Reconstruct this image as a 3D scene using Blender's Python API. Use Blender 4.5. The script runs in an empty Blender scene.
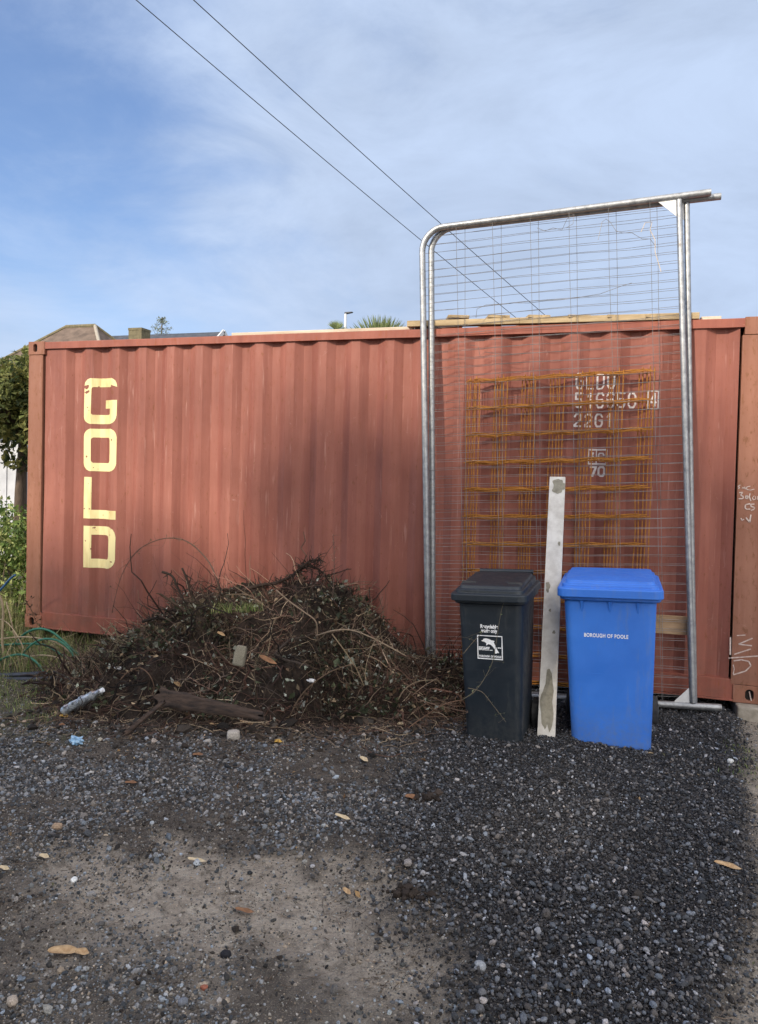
import bpy, bmesh, math, random
import numpy as np
from mathutils import Vector, Matrix
random.seed(7); rng = np.random.default_rng(7)
R = math.radians
SC = bpy.context.scene
COL = SC.collection

# ------------------------------------------------------------------ camera
CP = np.array([5.0637, -5.5958, 1.5189])
CR = np.array([0.9524, 0.3037, 0.0236]); CU = np.array([-0.0293, 0.0143, 0.9995]); CF = np.array([-0.3040, 0.9524, -0.0227])
FPX, SX, SY = 755.76, -8.27, -26.37
def at(u, v, Y):
    """a point of the place: direction seen at pixel (u, v), standing at world depth Y"""
    d = CF + CR * (u - SX - 379) / FPX + CU * (512 - v + SY) / FPX
    return Vector(CP + d * (Y - CP[1]) / d[1])
def atg(u, v, Z=-.1):
    d = CF + CR * (u - SX - 379) / FPX + CU * (512 - v + SY) / FPX
    return Vector(CP + d * (Z - CP[2]) / d[2])
cd = bpy.data.cameras.new('camera'); cam = bpy.data.objects.new('camera', cd); COL.objects.link(cam)
f_ = Vector(CF).normalized(); r_ = (Vector(CR) - f_ * Vector(CR).dot(f_)).normalized(); u_ = r_.cross(f_)
cam.matrix_world = Matrix(((r_.x, u_.x, -f_.x, CP[0]), (r_.y, u_.y, -f_.y, CP[1]), (r_.z, u_.z, -f_.z, CP[2]), (0, 0, 0, 1)))
cd.sensor_fit = 'VERTICAL'; cd.sensor_height = 24; cd.lens = 24 * FPX / 1024
cd.shift_x = -SX / 1024; cd.shift_y = SY / 1024
cd.clip_start = .05; cd.clip_end = 2000
SC.camera = cam

# ------------------------------------------------------------------ light
SUN_EL, SUN_AZ = R(31), R(27)          # azimuth measured from -Y towards -X (behind the viewer's left shoulder)
SDIR = Vector((-math.sin(SUN_AZ) * math.cos(SUN_EL), -math.cos(SUN_AZ) * math.cos(SUN_EL), math.sin(SUN_EL)))
sl = bpy.data.lights.new('sun', 'SUN'); sl.energy = 3.3; sl.angle = R(2.5); sl.color = (1, .88, .72)
so = bpy.data.objects.new('sun', sl); COL.objects.link(so); so.rotation_euler = SDIR.to_track_quat('Z', 'Y').to_euler()
W = bpy.data.worlds.new('World'); SC.world = W; W.use_nodes = True
nt = W.node_tree; nt.nodes.clear()
def N(t, typ, **k):
    n = t.nodes.new(typ)
    for a, b in k.items(): setattr(n, a, b)
    return n
wo = N(nt, 'ShaderNodeOutputWorld'); bg = N(nt, 'ShaderNodeBackground'); bg.inputs[1].default_value = .15
sky = N(nt, 'ShaderNodeTexSky', sky_type='NISHITA'); sky.sun_disc = False; sky.sun_elevation = SUN_EL
sky.sun_rotation = math.atan2(SDIR.x, SDIR.y); sky.air_density = 1.0; sky.dust_density = .6; sky.ozone_density = 2.5
tc = N(nt, 'ShaderNodeTexCoord'); mp = N(nt, 'ShaderNodeMapping'); mp.inputs['Scale'].default_value = (1, 1, 1.9); mp.inputs['Rotation'].default_value = (0, .5, 0)
mp.inputs['Location'].default_value = (.3, .2, 0)
n1 = N(nt, 'ShaderNodeTexNoise'); n1.inputs['Scale'].default_value = 1.9; n1.inputs['Detail'].default_value = 7; n1.inputs['Roughness'].default_value = .5; n1.inputs['Distortion'].default_value = .3
# thicker cloud towards one side of the sky (a bank of thin cirrus), clear towards the other
dp = N(nt, 'ShaderNodeVectorMath', operation='DOT_PRODUCT'); dp.inputs[1].default_value = (.93, .32, -.18)
ma = N(nt, 'ShaderNodeMath', operation='MULTIPLY_ADD'); ma.inputs[1].default_value = .74; 
rp = N(nt, 'ShaderNodeValToRGB'); rp.color_ramp.elements[0].position = .14; rp.color_ramp.elements[1].position = .52
rp.color_ramp.elements[0].color = (.12, .12, .12, 1); rp.color_ramp.elements[1].color = (.96, .96, .96, 1); rp.color_ramp.interpolation = 'EASE'
mx = N(nt, 'ShaderNodeMix', data_type='RGBA')
# thin cloud is brighter and whiter on the sun's side of the sky
ds = N(nt, 'ShaderNodeVectorMath', operation='DOT_PRODUCT'); ds.inputs[1].default_value = tuple(SDIR)
cr = N(nt, 'ShaderNodeValToRGB'); cr.color_ramp.elements[0].position = .48; cr.color_ramp.elements[1].position = 1.0
mr0 = N(nt, 'ShaderNodeMapRange'); mr0.inputs[1].default_value = -1; mr0.inputs[2].default_value = 1
cr.color_ramp.elements[0].color = (.130, .158, .209, 1); cr.color_ramp.elements[1].color = (1, .93, .86, 1)
cs = N(nt, 'ShaderNodeVectorMath', operation='SCALE'); cs.inputs['Scale'].default_value = 9.5
tint = N(nt, 'ShaderNodeMix', data_type='RGBA', blend_type='MULTIPLY'); tint.inputs[0].default_value = 1; tint.inputs[7].default_value = (.72, .80, .94, 1)
L = nt.links.new
L(tc.outputs['Generated'], mp.inputs[0]); L(mp.outputs[0], n1.inputs[0]); L(tc.outputs['Generated'], dp.inputs[0])
L(tc.outputs['Generated'], ds.inputs[0]); L(ds.outputs['Value'], mr0.inputs[0]); L(mr0.outputs[0], cr.inputs[0]); L(cr.outputs[0], cs.inputs[0]); L(cs.outputs[0], mx.inputs[7])
n2 = N(nt, 'ShaderNodeTexNoise'); n2.inputs['Scale'].default_value = 3.4; n2.inputs['Detail'].default_value = 8; n2.inputs['Roughness'].default_value = .62; n2.inputs['Distortion'].default_value = .5
mp2 = N(nt, 'ShaderNodeMapping'); mp2.inputs['Scale'].default_value = (1, 1, 2.4); mp2.inputs['Rotation'].default_value = (.2, -.6, .3); L(tc.outputs['Generated'], mp2.inputs[0]); L(mp2.outputs[0], n2.inputs[0])
wr = N(nt, 'ShaderNodeMapRange'); wr.inputs[1].default_value = .36; wr.inputs[2].default_value = .66; wr.inputs[3].default_value = 17.8; wr.inputs[4].default_value = 21.8; L(n2.outputs[0], wr.inputs[0]); L(wr.outputs[0], cs.inputs['Scale'])
m3 = N(nt, 'ShaderNodeMath', operation='MULTIPLY_ADD'); m3.inputs[1].default_value = .42; m3.inputs[2].default_value = -.20; L(n2.outputs[0], m3.inputs[0])
m4 = N(nt, 'ShaderNodeMath', operation='ADD'); L(n1.outputs[0], m4.inputs[0]); L(m3.outputs[0], m4.inputs[1])
L(dp.outputs['Value'], ma.inputs[0]); L(m4.outputs[0], ma.inputs[2]); L(ma.outputs[0], rp.inputs[0])
L(rp.outputs[0], mx.inputs[0]); L(sky.outputs[0], tint.inputs[6]); L(tint.outputs[2], mx.inputs[6]); L(mx.outputs[2], bg.inputs[0]); L(bg.outputs[0], wo.inputs[0])
SC.view_settings.view_transform = 'Standard'; SC.view_settings.look = 'None'; SC.view_settings.gamma = 1
SC.view_settings.exposure = 0.50

# ------------------------------------------------------------------ helpers
def link(o, parent=None):
    COL.objects.link(o)
    if parent is not None: o.parent = parent
    return o
def tag(o, label=None, cat=None, group=None, kind=None):
    if label: o['label'] = label
    if cat: o['category'] = cat
    if group: o['group'] = group
    if kind: o['kind'] = kind
    return o
def empty(name, loc, label, cat, group=None):
    o = bpy.data.objects.new(name, None); link(o); o.location = loc; o.empty_display_size = .1
    return tag(o, label, cat, group)
class MB:
    """collects geometry in WORLD coordinates; build() writes one mesh object (under a parent at parent.location)"""
    def __init__(s): s.v = []; s.f = []; s.n = 0; s.c = []
    def add(s, vs, fs, col=None):
        vs = np.asarray(vs, float).reshape(-1, 3)
        s.v.append(vs); s.f.extend([tuple(int(i) + s.n for i in f) for f in fs]); s.n += len(vs)
        s.c.append(np.tile(np.array(col if col is not None else (1, 1, 1), float), (len(vs), 1)) if np.ndim(col) < 2 else np.asarray(col, float))
        return s
    def box(s, a, b, rot=None, col=None):
        x0, y0, z0 = a; x1, y1, z1 = b
        vs = np.array([(x0,y0,z0),(x1,y0,z0),(x1,y1,z0),(x0,y1,z0),(x0,y0,z1),(x1,y0,z1),(x1,y1,z1),(x0,y1,z1)])
        return s.add(vs, [(0,3,2,1),(4,5,6,7),(0,1,5,4),(1,2,6,5),(2,3,7,6),(3,0,4,7)], col)
    def bar(s, p, q, w, h, side=(0, 0, 1), col=None, taper=1):
        """rectangular bar from p to q, w along side x dir, h along side"""
        p = Vector(p); q = Vector(q); d = (q - p).normalized(); sd = Vector(side); sd = (sd - d * sd.dot(d)).normalized(); t = d.cross(sd)
        vs = []
        for c, k in ((p, 1), (q, taper)):
            for a, b in ((-1,-1),(1,-1),(1,1),(-1,1)): vs.append(c + t * (a * w / 2 * k) + sd * (b * h / 2 * k))
        return s.add(vs, [(0,1,2,3),(7,6,5,4),(0,4,5,1),(1,5,6,2),(2,6,7,3),(3,7,4,0)], col)
    def tube(s, pts, r, n=8, cap=True, col=None, up=None):
        pts = [Vector(p) for p in pts]; m = len(pts)
        rs = r if hasattr(r, '__len__') else [r] * m
        ref = None; vs = []
        for i, p in enumerate(pts):
            d = (pts[min(i + 1, m - 1)] - pts[max(i - 1, 0)]).normalized()
            if ref is None:
                ref = Vector((0, 0, 1)) if abs(d.z) < .9 else Vector((1, 0, 0))
            ref = (ref - d * ref.dot(d)).normalized(); b = d.cross(ref)
            for k in range(n):
                a = 2 * math.pi * k / n
                vs.append(p + (ref * math.cos(a) + b * math.sin(a)) * rs[i])
        fs = []
        for i in range(m - 1):
            for k in range(n):
                k2 = (k + 1) % n
                fs.append((i*n+k, i*n+k2, (i+1)*n+k2, (i+1)*n+k))
        if cap: fs.append(tuple(range(n))[::-1]); fs.append(tuple(range((m-1)*n, m*n)))
        return s.add(vs, fs, col)
    def grid(s, P, col=None):
        """P: array (a, b, 3)"""
        a, b = P.shape[:2]
        i = np.arange(a - 1)[:, None] * b + np.arange(b - 1)[None, :]
        f = np.stack([i, i + 1, i + b + 1, i + b], -1).reshape(-1, 4)
        return s.add(P.reshape(-1, 3), f.tolist(), col)
    def build(s, name, mat, parent=None, smooth=False, bevel=0, colattr=False, seg=2):
        v = np.concatenate(s.v) if s.v else np.zeros((0, 3))
        if parent is not None:
            off = Vector((0, 0, 0)); pp = parent
            while pp is not None: off += pp.location; pp = pp.parent
            v = v - np.array(off)
        me = bpy.data.meshes.new(name); me.from_pydata(v.tolist(), [], s.f); 
        if colattr:
            at_ = me.color_attributes.new('Col', 'FLOAT_COLOR', 'POINT')
            c = np.concatenate(s.c); c = np.hstack([c, np.ones((len(c), 1))]); at_.data.foreach_set('color', c.ravel())
        me.materials.append(mat)
        if smooth:
            me.shade_smooth()
        o = bpy.data.objects.new(name, me); link(o, parent)
        if bevel:
            m = o.modifiers.new('bevel', 'BEVEL'); m.width = bevel; m.segments = seg; m.limit_method = 'ANGLE'; m.angle_limit = R(40)
        if smooth and bevel is not None:
            try:
                me.set_sharp_from_angle(angle=R(42))
            except Exception: pass
        return o

def fast_mesh(name, V, F, mat, C=None, parent=None, smooth=False):
    """V (n,3), F (m,k) numpy, all faces with k corners"""
    me = bpy.data.meshes.new(name); m, k = F.shape
    me.vertices.add(len(V)); me.vertices.foreach_set('co', V.astype(np.float32).ravel())
    me.loops.add(m * k); me.loops.foreach_set('vertex_index', F.astype(np.int32).ravel())
    me.polygons.add(m); me.polygons.foreach_set('loop_start', np.arange(0, m * k, k, dtype=np.int32))
    me.polygons.foreach_set('use_smooth', np.full(m, smooth))
    me.update(calc_edges=True)
    if C is not None:
        a = me.color_attributes.new('Col', 'FLOAT_COLOR', 'POINT')
        a.data.foreach_set('color', np.hstack([C, np.ones((len(C), 1))]).astype(np.float32).ravel())
    me.materials.append(mat)
    o = bpy.data.objects.new(name, me); link(o, parent)
    return o

def many_tubes(P, rad, sides=4):
    """P (n,k,3) centre lines, rad (n,k) -> V, F quads"""
    n, k, _ = P.shape
    D = np.gradient(P, axis=1); D /= np.linalg.norm(D, axis=2, keepdims=True) + 1e-9
    ref = rng.normal(size=(n, 1, 3)); A = np.cross(D, ref); A /= np.linalg.norm(A, axis=2, keepdims=True) + 1e-9; B = np.cross(D, A)
    ang = np.arange(sides) * 2 * np.pi / sides
    V = P[:, :, None] + rad[:, :, None, None] * (A[:, :, None] * np.cos(ang)[:, None] + B[:, :, None] * np.sin(ang)[:, None])
    idx = np.arange(n * k * sides).reshape(n, k, sides)
    a = idx[:, :-1]; b = idx[:, 1:]
    F = np.stack([a, np.roll(a, -1, 2), np.roll(b, -1, 2), b], -1).reshape(-1, 4)
    return V.reshape(-1, 3), F
def leaf_quads(C, size, asp=.55, nrm=None, spread=1., fold=.25):
    """bent leaf = 2x (quad pairs) -> 6 verts 2 quads, pointed-ish"""
    n = len(C); d = rng.normal(size=(n, 3)); d /= np.linalg.norm(d, axis=1, keepdims=True)
    nr = rng.normal(size=(n, 3)) * spread + (0 if nrm is None else nrm)
    sd = np.cross(d, nr); sd /= np.linalg.norm(sd, axis=1, keepdims=True) + 1e-9; nn = np.cross(sd, d)
    s = size[:, None]
    v = [C - d * s * .5, C - d * s * .1 + sd * s * asp * .5 + nn * s * fold * .4, C + d * s * .5 - nn * s * fold * .3, C - d * s * .1 - sd * s * asp * .5 + nn * s * fold * .4]
    mid = C - d * s * .05
    V = np.stack([v[0], v[1], v[2], mid, v[3]], 1)
    b = np.arange(n)[:, None] * 5
    F = np.concatenate([b + np.array([[0, 1, 2, 3]]), b + np.array([[0, 3, 2, 4]])])
    return V.reshape(-1, 3), F

def snoise(x, y, f=1., seed=0, octv=4):
    r = np.random.default_rng(seed); out = 0; amp = 1; tot = 0
    for o in range(octv):
        for _ in range(4):
            a = r.uniform(0, 2 * np.pi); ph = r.uniform(0, 2 * np.pi); k = f * r.uniform(.7, 1.35)
            out = out + amp * np.sin(k * (x * np.cos(a) + y * np.sin(a)) + ph + 1.3 * np.sin(k * .6 * (x * np.cos(a + 1.7) + y * np.sin(a + 1.7)) + ph * 2))
        tot += amp * 2.2; amp *= .55; f *= 2.1
    return out / tot
def sig(x): return 1 / (1 + np.exp(-np.clip(x, -30, 30)))

# ------------------------------------------------------------------ materials
def new_mat(name):
    m = bpy.data.materials.new(name); m.use_nodes = True; t = m.node_tree
    return m, t, t.nodes['Principled BSDF'], t.links.new
def noise(t, scale, detail=4, rough=.55, vec=None, dist=0):
    n = N(t, 'ShaderNodeTexNoise'); n.inputs['Scale'].default_value = scale; n.inputs['Detail'].default_value = detail
    n.inputs['Roughness'].default_value = rough; n.inputs['Distortion'].default_value = dist
    if vec is not None: t.links.new(vec, n.inputs[0])
    return n.outputs[0]
def ramp(t, fac, stops):
    r = N(t, 'ShaderNodeValToRGB'); e = r.color_ramp.elements
    while len(e) < len(stops): e.new(.5)
    for k, (p, c) in enumerate(stops):
        e[k].position = p; e[k].color = (c, c, c, 1) if not hasattr(c, '__len__') else (*c, 1)
    t.links.new(fac, r.inputs[0]); return r.outputs[0]
def mix(t, fac, a, b, blend='MIX'):
    m = N(t, 'ShaderNodeMix', data_type='RGBA', blend_type=blend)
    for i, x in ((0, fac), (6, a), (7, b)):
        if hasattr(x, 'is_linked') or hasattr(x, 'links'): t.links.new(x, m.inputs[i])
        elif hasattr(x, '__len__'): m.inputs[i].default_value = (*x, 1)
        else: m.inputs[i].default_value = x
    return m.outputs[2]
def objvec(t, scale=(1, 1, 1), kind='Object'):
    c = N(t, 'ShaderNodeTexCoord'); m = N(t, 'ShaderNodeMapping'); m.inputs['Scale'].default_value = scale
    t.links.new(c.outputs[kind], m.inputs[0]); return m.outputs[0]
def bump(t, b, h, strength=.3, dist=.01):
    n = N(t, 'ShaderNodeBump'); n.inputs['Strength'].default_value = strength; n.inputs['Distance'].default_value = dist
    t.links.new(h, n.inputs['Height']); t.links.new(n.outputs[0], b.inputs['Normal'])
def pm(name, c1, c2, scale=6, rough=.6, metal=0, bs=.2, bd=.004, stretch=(1, 1, 1), spec=.5, fine=60, lo=.35, hi=.65):
    m, t, b, l = new_mat(name); v = objvec(t, stretch)
    n = noise(t, scale, 6, .6, v); l(ramp(t, n, [(lo, c1), (hi, c2)]), b.inputs['Base Color'])
    b.inputs['Roughness'].default_value = rough; b.inputs['Metallic'].default_value = metal
    b.inputs['Specular IOR Level'].default_value = spec
    if bs: bump(t, b, noise(t, fine, 4, .6, v), bs, bd)
    return m
def attr_mat(name, rough=.7, bs=.3, fine=200, spec=.3, var=.25, trans=0):
    m, t, b, l = new_mat(name); a = N(t, 'ShaderNodeAttribute'); a.attribute_name = 'Col'
    v = objvec(t); n = noise(t, fine, 3, .6, v)
    l(mix(t, 1, a.outputs[0], ramp(t, n, [(.3, 1 - var), (.7, 1 + var)]), 'MULTIPLY'), b.inputs['Base Color'])
    b.inputs['Roughness'].default_value = rough; b.inputs['Specular IOR Level'].default_value = spec
    if bs: bump(t, b, n, bs, .003)
    if trans:
        tr = N(t, 'ShaderNodeBsdfTranslucent'); ms = N(t, 'ShaderNodeMixShader'); ms.inputs[0].default_value = trans
        l(a.outputs[0], tr.inputs[0]); l(b.outputs[0], ms.inputs[1]); l(tr.outputs[0], ms.inputs[2])
        l(ms.outputs[0], t.nodes['Material Output'].inputs[0])
    return m

def container_mat(name, a, b2, rust, rustamt=.5, streak=1.0, rub=.35):
    m, t, b, l = new_mat(name)
    vs = objvec(t, (1, 1, .06)); v = objvec(t); vl = objvec(t, (1, 1, .35))
    c = ramp(t, noise(t, 9, 5, .6, vs), [(.32, a), (.66, b2)])
    c = mix(t, ramp(t, noise(t, 1.3, 5, .6, v), [(.35, 0), (.7, .55)]), c, tuple(x * .72 for x in a))      # dirtier old paint
    c = mix(t, ramp(t, noise(t, 42, 4, .6, vs), [(.62, 0), (.76, .38 * streak)]), c, (.56, .33, .27))         # chalky run marks
    c = mix(t, ramp(t, noise(t, 26, 4, .7, vs), [(.62, 0), (.75, .5 * streak)]), c, (.18, .06, .045))        # dark rust runs
    spots = noise(t, 38, 6, .75, vl)
    c = mix(t, ramp(t, spots, [(.66 - .1 * rustamt, 0), (.72 - .1 * rustamt, .8)]), c, rust)
    scr = noise(t, 14, 8, .8, v, 1.2)
    c = mix(t, ramp(t, scr, [(.63, 0), (.69, rub)]), c, (.62, .42, .36))                                    # scuffs
    sx = N(t, 'ShaderNodeSeparateXYZ'); l(objvec(t), sx.inputs[0])
    mr = N(t, 'ShaderNodeMapRange'); mr.inputs[1].default_value = .0; mr.inputs[2].default_value = .75; mr.inputs[3].default_value = 1; mr.inputs[4].default_value = 0
    l(sx.outputs[2], mr.inputs[0])
    mud = N(t, 'ShaderNodeMath', operation='MULTIPLY'); l(mr.outputs[0], mud.inputs[0]); l(ramp(t, noise(t, 5, 6, .7, v), [(.4, 0), (.75, .7)]), mud.inputs[1])
    c = mix(t, mud.outputs[0], c, (.13, .075, .055))                                                       # splashed mud low down
    l(c, b.inputs['Base Color']); l(ramp(t, spots, [(.4, .5), (.7, .8)]), b.inputs['Roughness'])
    b.inputs['Specular IOR Level'].default_value = .35
    bump(t, b, noise(t, 30, 6, .7, v), .25, .004)
    return m
M = {}
M['cpaint'] = container_mat('container_paint', (.235, .076, .053), (.355, .134, .096), (.20, .075, .035), .6, 1.25)
M['crail'] = container_mat('rail_paint', (.26, .078, .052), (.36, .12, .08), (.28, .09, .03), .7, .5)
M['cpost'] = container_mat('post_rust_paint', (.24, .095, .055), (.34, .155, .098), (.20, .085, .04), 1.0, .8)
M['dark'] = pm('hole_shade_black', (.01, .009, .008), (.02, .016, .014), rough=.9)
def chipped(name, c1, c2, th=.0):
    return pm(name, c1, c2, 25, .6, 0, .2, .002)
M['yellow'] = pm('yellow_paint', (.54, .42, .17), (.79, .69, .35), 9, .65, 0, .2, .002, (1, 1, .25), lo=.25, hi=.52)
M['white_mark'] = chipped('white_mark_paint', (.62, .55, .52), (.78, .74, .72))
M['chalk'] = pm('chalk', (.45, .33, .28), (.68, .58, .52), 60, .9, 0, 0)
def galv_mat():
    m, t, b, l = new_mat('galvanised_steel'); v = objvec(t)
    c = ramp(t, noise(t, 22, 6, .7, v), [(.3, (.22, .23, .24)), (.7, (.46, .47, .47))])
    
    c = mix(t, ramp(t, noise(t, 9, 6, .75, v), [(.60, 0), (.72, .55)]), c, (.20, .15, .10))
    l(c, b.inputs['Base Color']); b.inputs['Metallic'].default_value = .75
    l(ramp(t, noise(t, 40, 4, .6, v), [(.3, .38), (.7, .62)]), b.inputs['Roughness'])
    bump(t, b, noise(t, 120, 4, .6, v), .15, .002); return m
M['galv'] = galv_mat()
M['wire'] = pm('galvanised_wire', (.16, .15, .14), (.34, .33, .32), 8, .55, .5, 0)
M['gusset'] = pm('galvanised_plate', (.62, .62, .60), (.75, .75, .73), 20, .5, .1, .1)
M['rebar'] = pm('rusty_rebar', (.29, .112, .015), (.50, .215, .036), 30, .8, .1, .4, .003, fine=150)
def plastic_mat(name, c, c2, dirt, rough=.42, damt=.4):
    m, t, b, l = new_mat(name); v = objvec(t); vs = objvec(t, (1, 1, .15))
    k = ramp(t, noise(t, 3, 5, .6, v), [(.35, c), (.7, c2)])
    k = mix(t, ramp(t, noise(t, 22, 6, .75, vs), [(.55, 0), (.75, damt)]), k, dirt)
    sx = N(t, 'ShaderNodeSeparateXYZ'); l(objvec(t), sx.inputs[0])
    mr = N(t, 'ShaderNodeMapRange'); mr.inputs[1].default_value = .0; mr.inputs[2].default_value = .28; mr.inputs[3].default_value = 1; mr.inputs[4].default_value = 0
    l(sx.outputs[2], mr.inputs[0]); mu = N(t, 'ShaderNodeMath', operation='MULTIPLY'); l(mr.outputs[0], mu.inputs[0])
    l(ramp(t, noise(t, 30, 6, .75, v), [(.36, 0), (.66, .75)]), mu.inputs[1])
    k = mix(t, mu.outputs[0], k, tuple(x * .8 for x in dirt))
    vv = objvec(t, (.5, 1, 9)); k = mix(t, ramp(t, noise(t, 9, 5, .8, vv, 2), [(.66, 0), (.70, .22)]), k, tuple(min(1, x * 1.6 + .05) for x in c2))
    l(k, b.inputs['Base Color']); l(ramp(t, noise(t, 18, 5, .7, v), [(.3, rough - .06), (.7, rough + .16)]), b.inputs['Roughness'])
    bump(t, b, noise(t, 260, 2, .5, v), .12, .001); return m
M['blue'] = plastic_mat('blue_plastic', (.028, .155, .60), (.043, .195, .69), (.15, .21, .36), .46, .45)
M['black'] = plastic_mat('black_plastic', (.008, .014, .022), (.013, .021, .030), (.075, .078, .075), .42, .40)
M['rubber'] = pm('rubber', (.015, .015, .016), (.04, .038, .036), 20, .8)
M['bin_print'] = pm('white_print', (.74, .76, .78), (.86, .88, .9), 90, .6, 0, 0)
M['conc_plank'] = pm('plank_face', (.50, .475, .43), (.66, .64, .59), 14, .85, 0, .3, .003, fine=90)
M['cement'] = pm('dried_cement', (.20, .185, .14), (.30, .28, .22), 30, .9, 0, .5, .004)
M['timber'] = pm('weathered_timber', (.30, .22, .12), (.48, .37, .22), 4, .8, 0, .35, .003, (1, 8, 8))
M['timber_brown'] = pm('brown_board', (.30, .19, .10), (.46, .31, .18), 5, .85, 0, .3, .003, (1, 6, 6)); M['timber_pale'] = pm('pale_board', (.44, .36, .26), (.62, .53, .42), 4, .8, 0, .3, .003, (1, 8, 8))
M['timber_dark'] = pm('rotten_wood', (.022, .015, .011), (.085, .053, .036), 9, .9, 0, .6, .006, (1, 6, 6))
M['block'] = pm('concrete_block', (.26, .23, .18), (.38, .34, .28), 18, .9, 0, .5, .005)
M['soil'] = pm('dark_soil', (.012, .009, .007), (.045, .032, .024), 14, .95, 0, .8, .02, fine=45, spec=.2)
M['twig'] = attr_mat('twig_bark', .85, .3, 120)
M['leafm'] = attr_mat('leaf', .6, 0, 60, .3, .3, .25)
M['stone'] = attr_mat('stone', .82, .3, 190, .25, .35)

# ------------------------------------------------------------------ ground
def xr_(y): return np.interp(y, [-6, -3.1, -2.2, -1.8, 0, 2], [5.2, 5.42, 5.67, 5.68, 5.90, 6.0])
def xl_(y): return np.interp(y, [-6, -3.45, -3.12, -2.86, -2.6, -1.9, -1.2, 0, 2], [5.0, 4.78, 4.70, 4.45, 4.28, 4.15, 4.10, 4.0, 4.0])
def m_dark(x, y):
    w = .10 * snoise(x, y, 9, 3)
    return sig((x - xl_(y) + 1.7 * w) / .11) * sig((xr_(y) - x + w * .45) / .03) * sig((y + 6) / .3)
def m_mid(x, y):       # scattered blue-grey chippings in dark soil, in front of the heap
    w = .16 * snoise(x, y, 7, 5)
    yf = np.interp(x, [1.5, 2.7, 3.3, 3.5, 4.0, 4.4], [-2.95, -2.95, -2.86, -2.72, -2.60, -2.7])
    return sig((y - yf + w) / .07) * (1 - .75 * sig((y + 1.72 + 1.2 * w) / .06)) * sig((x - 1.6 + w) / .15) * sig((4.6 - x) / .1) * (1 - m_dark(x, y))
def m_tan(x, y):       # bare sandy earth
    w = .22 * snoise(x, y, 6, 8)
    a = sig((1.0 - np.hypot((x - 3.90) / .64, (y + 3.08) / .36) + w * 3.0 + .25 * snoise(x, y, 26, 18, 3)) / .10)
    b = .6 * sig((1.0 - np.hypot((x - 3.62) / .5, (y + 3.35) / .34) + w * 3.0 + .25 * snoise(x, y, 24, 19, 3)) / .12)
    c = .8 * sig((1.0 - np.hypot((x - 4.45) / .36, (y + 3.20) / .26) + w * 2.5) / .2)
    d = .95 * sig((x - xr_(y) + .01 + w * .15) / .04)
    e = .16 * sig((-2.95 - y + w) / .1) * sig((4.8 - x) / .1)
    return np.clip(np.maximum.reduce([a, b, c, d, e]), 0, 1) * (1 - m_dark(x, y) * .9)
def m_green(x, y):
    w = .3 * snoise(x, y, 5, 9)
    return np.clip(sig((1.95 - x + w - (y + 1.2) * .2) / .12) * sig((y + 2.05 + w) / .12) + .5 * sig((x - xr_(y) - .1) / .05) * sig((.25 - np.abs(y + 1.0)) / .08) * sig(6.4 - x), 0, 1)
def gz(x, y):
    x = np.asarray(x, float); y = np.asarray(y, float)
    near = np.clip(1.6 - np.hypot(x - 3.5, y + 1.5) / 6, 0, 1)
    z = -.1 + .025 * sig((y + .75) / .18) * sig((x - 4.4) / .3) + .018 * snoise(x, y, 1.6, 1, 3) * near + .007 * snoise(x, y, 11, 2, 3) * near
    z = z + m_dark(x, y) * .010 + .02 * m_mid(x, y) * np.clip(snoise(x, y, 4, 12), 0, 1)
    z = z - .02 * m_tan(x, y) * near - .05 * sig((1.5 - x) / .3) * sig((y + 1.2) / .3)
    return z
def axis(lo, hi, step, ext):
    a = np.arange(lo, hi + 1e-6, step); o = step * 1.35 ** np.arange(1, 40); o = np.cumsum(o); o = o[o < ext]
    return np.concatenate([lo - o[::-1], a, hi + o])
def gc(p): return float(gz(p[0], p[1]))
xs = axis(.2, 6.4, .02, 700); ys = axis(-4.4, .3, .02, 700)
X, Y = np.meshgrid(xs, ys, indexing='ij'); Z = gz(X, Y)
V = np.stack([X, Y, Z], -1).reshape(-1, 3); nb = len(ys)
i = np.arange(len(xs) - 1)[:, None] * nb + np.arange(nb - 1)[None, :]
F = np.stack([i, i + nb, i + nb + 1, i + 1], -1).reshape(-1, 4)
Cc = np.stack([m_tan(X, Y), m_green(X, Y), m_dark(X, Y)], -1).reshape(-1, 3)
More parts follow.
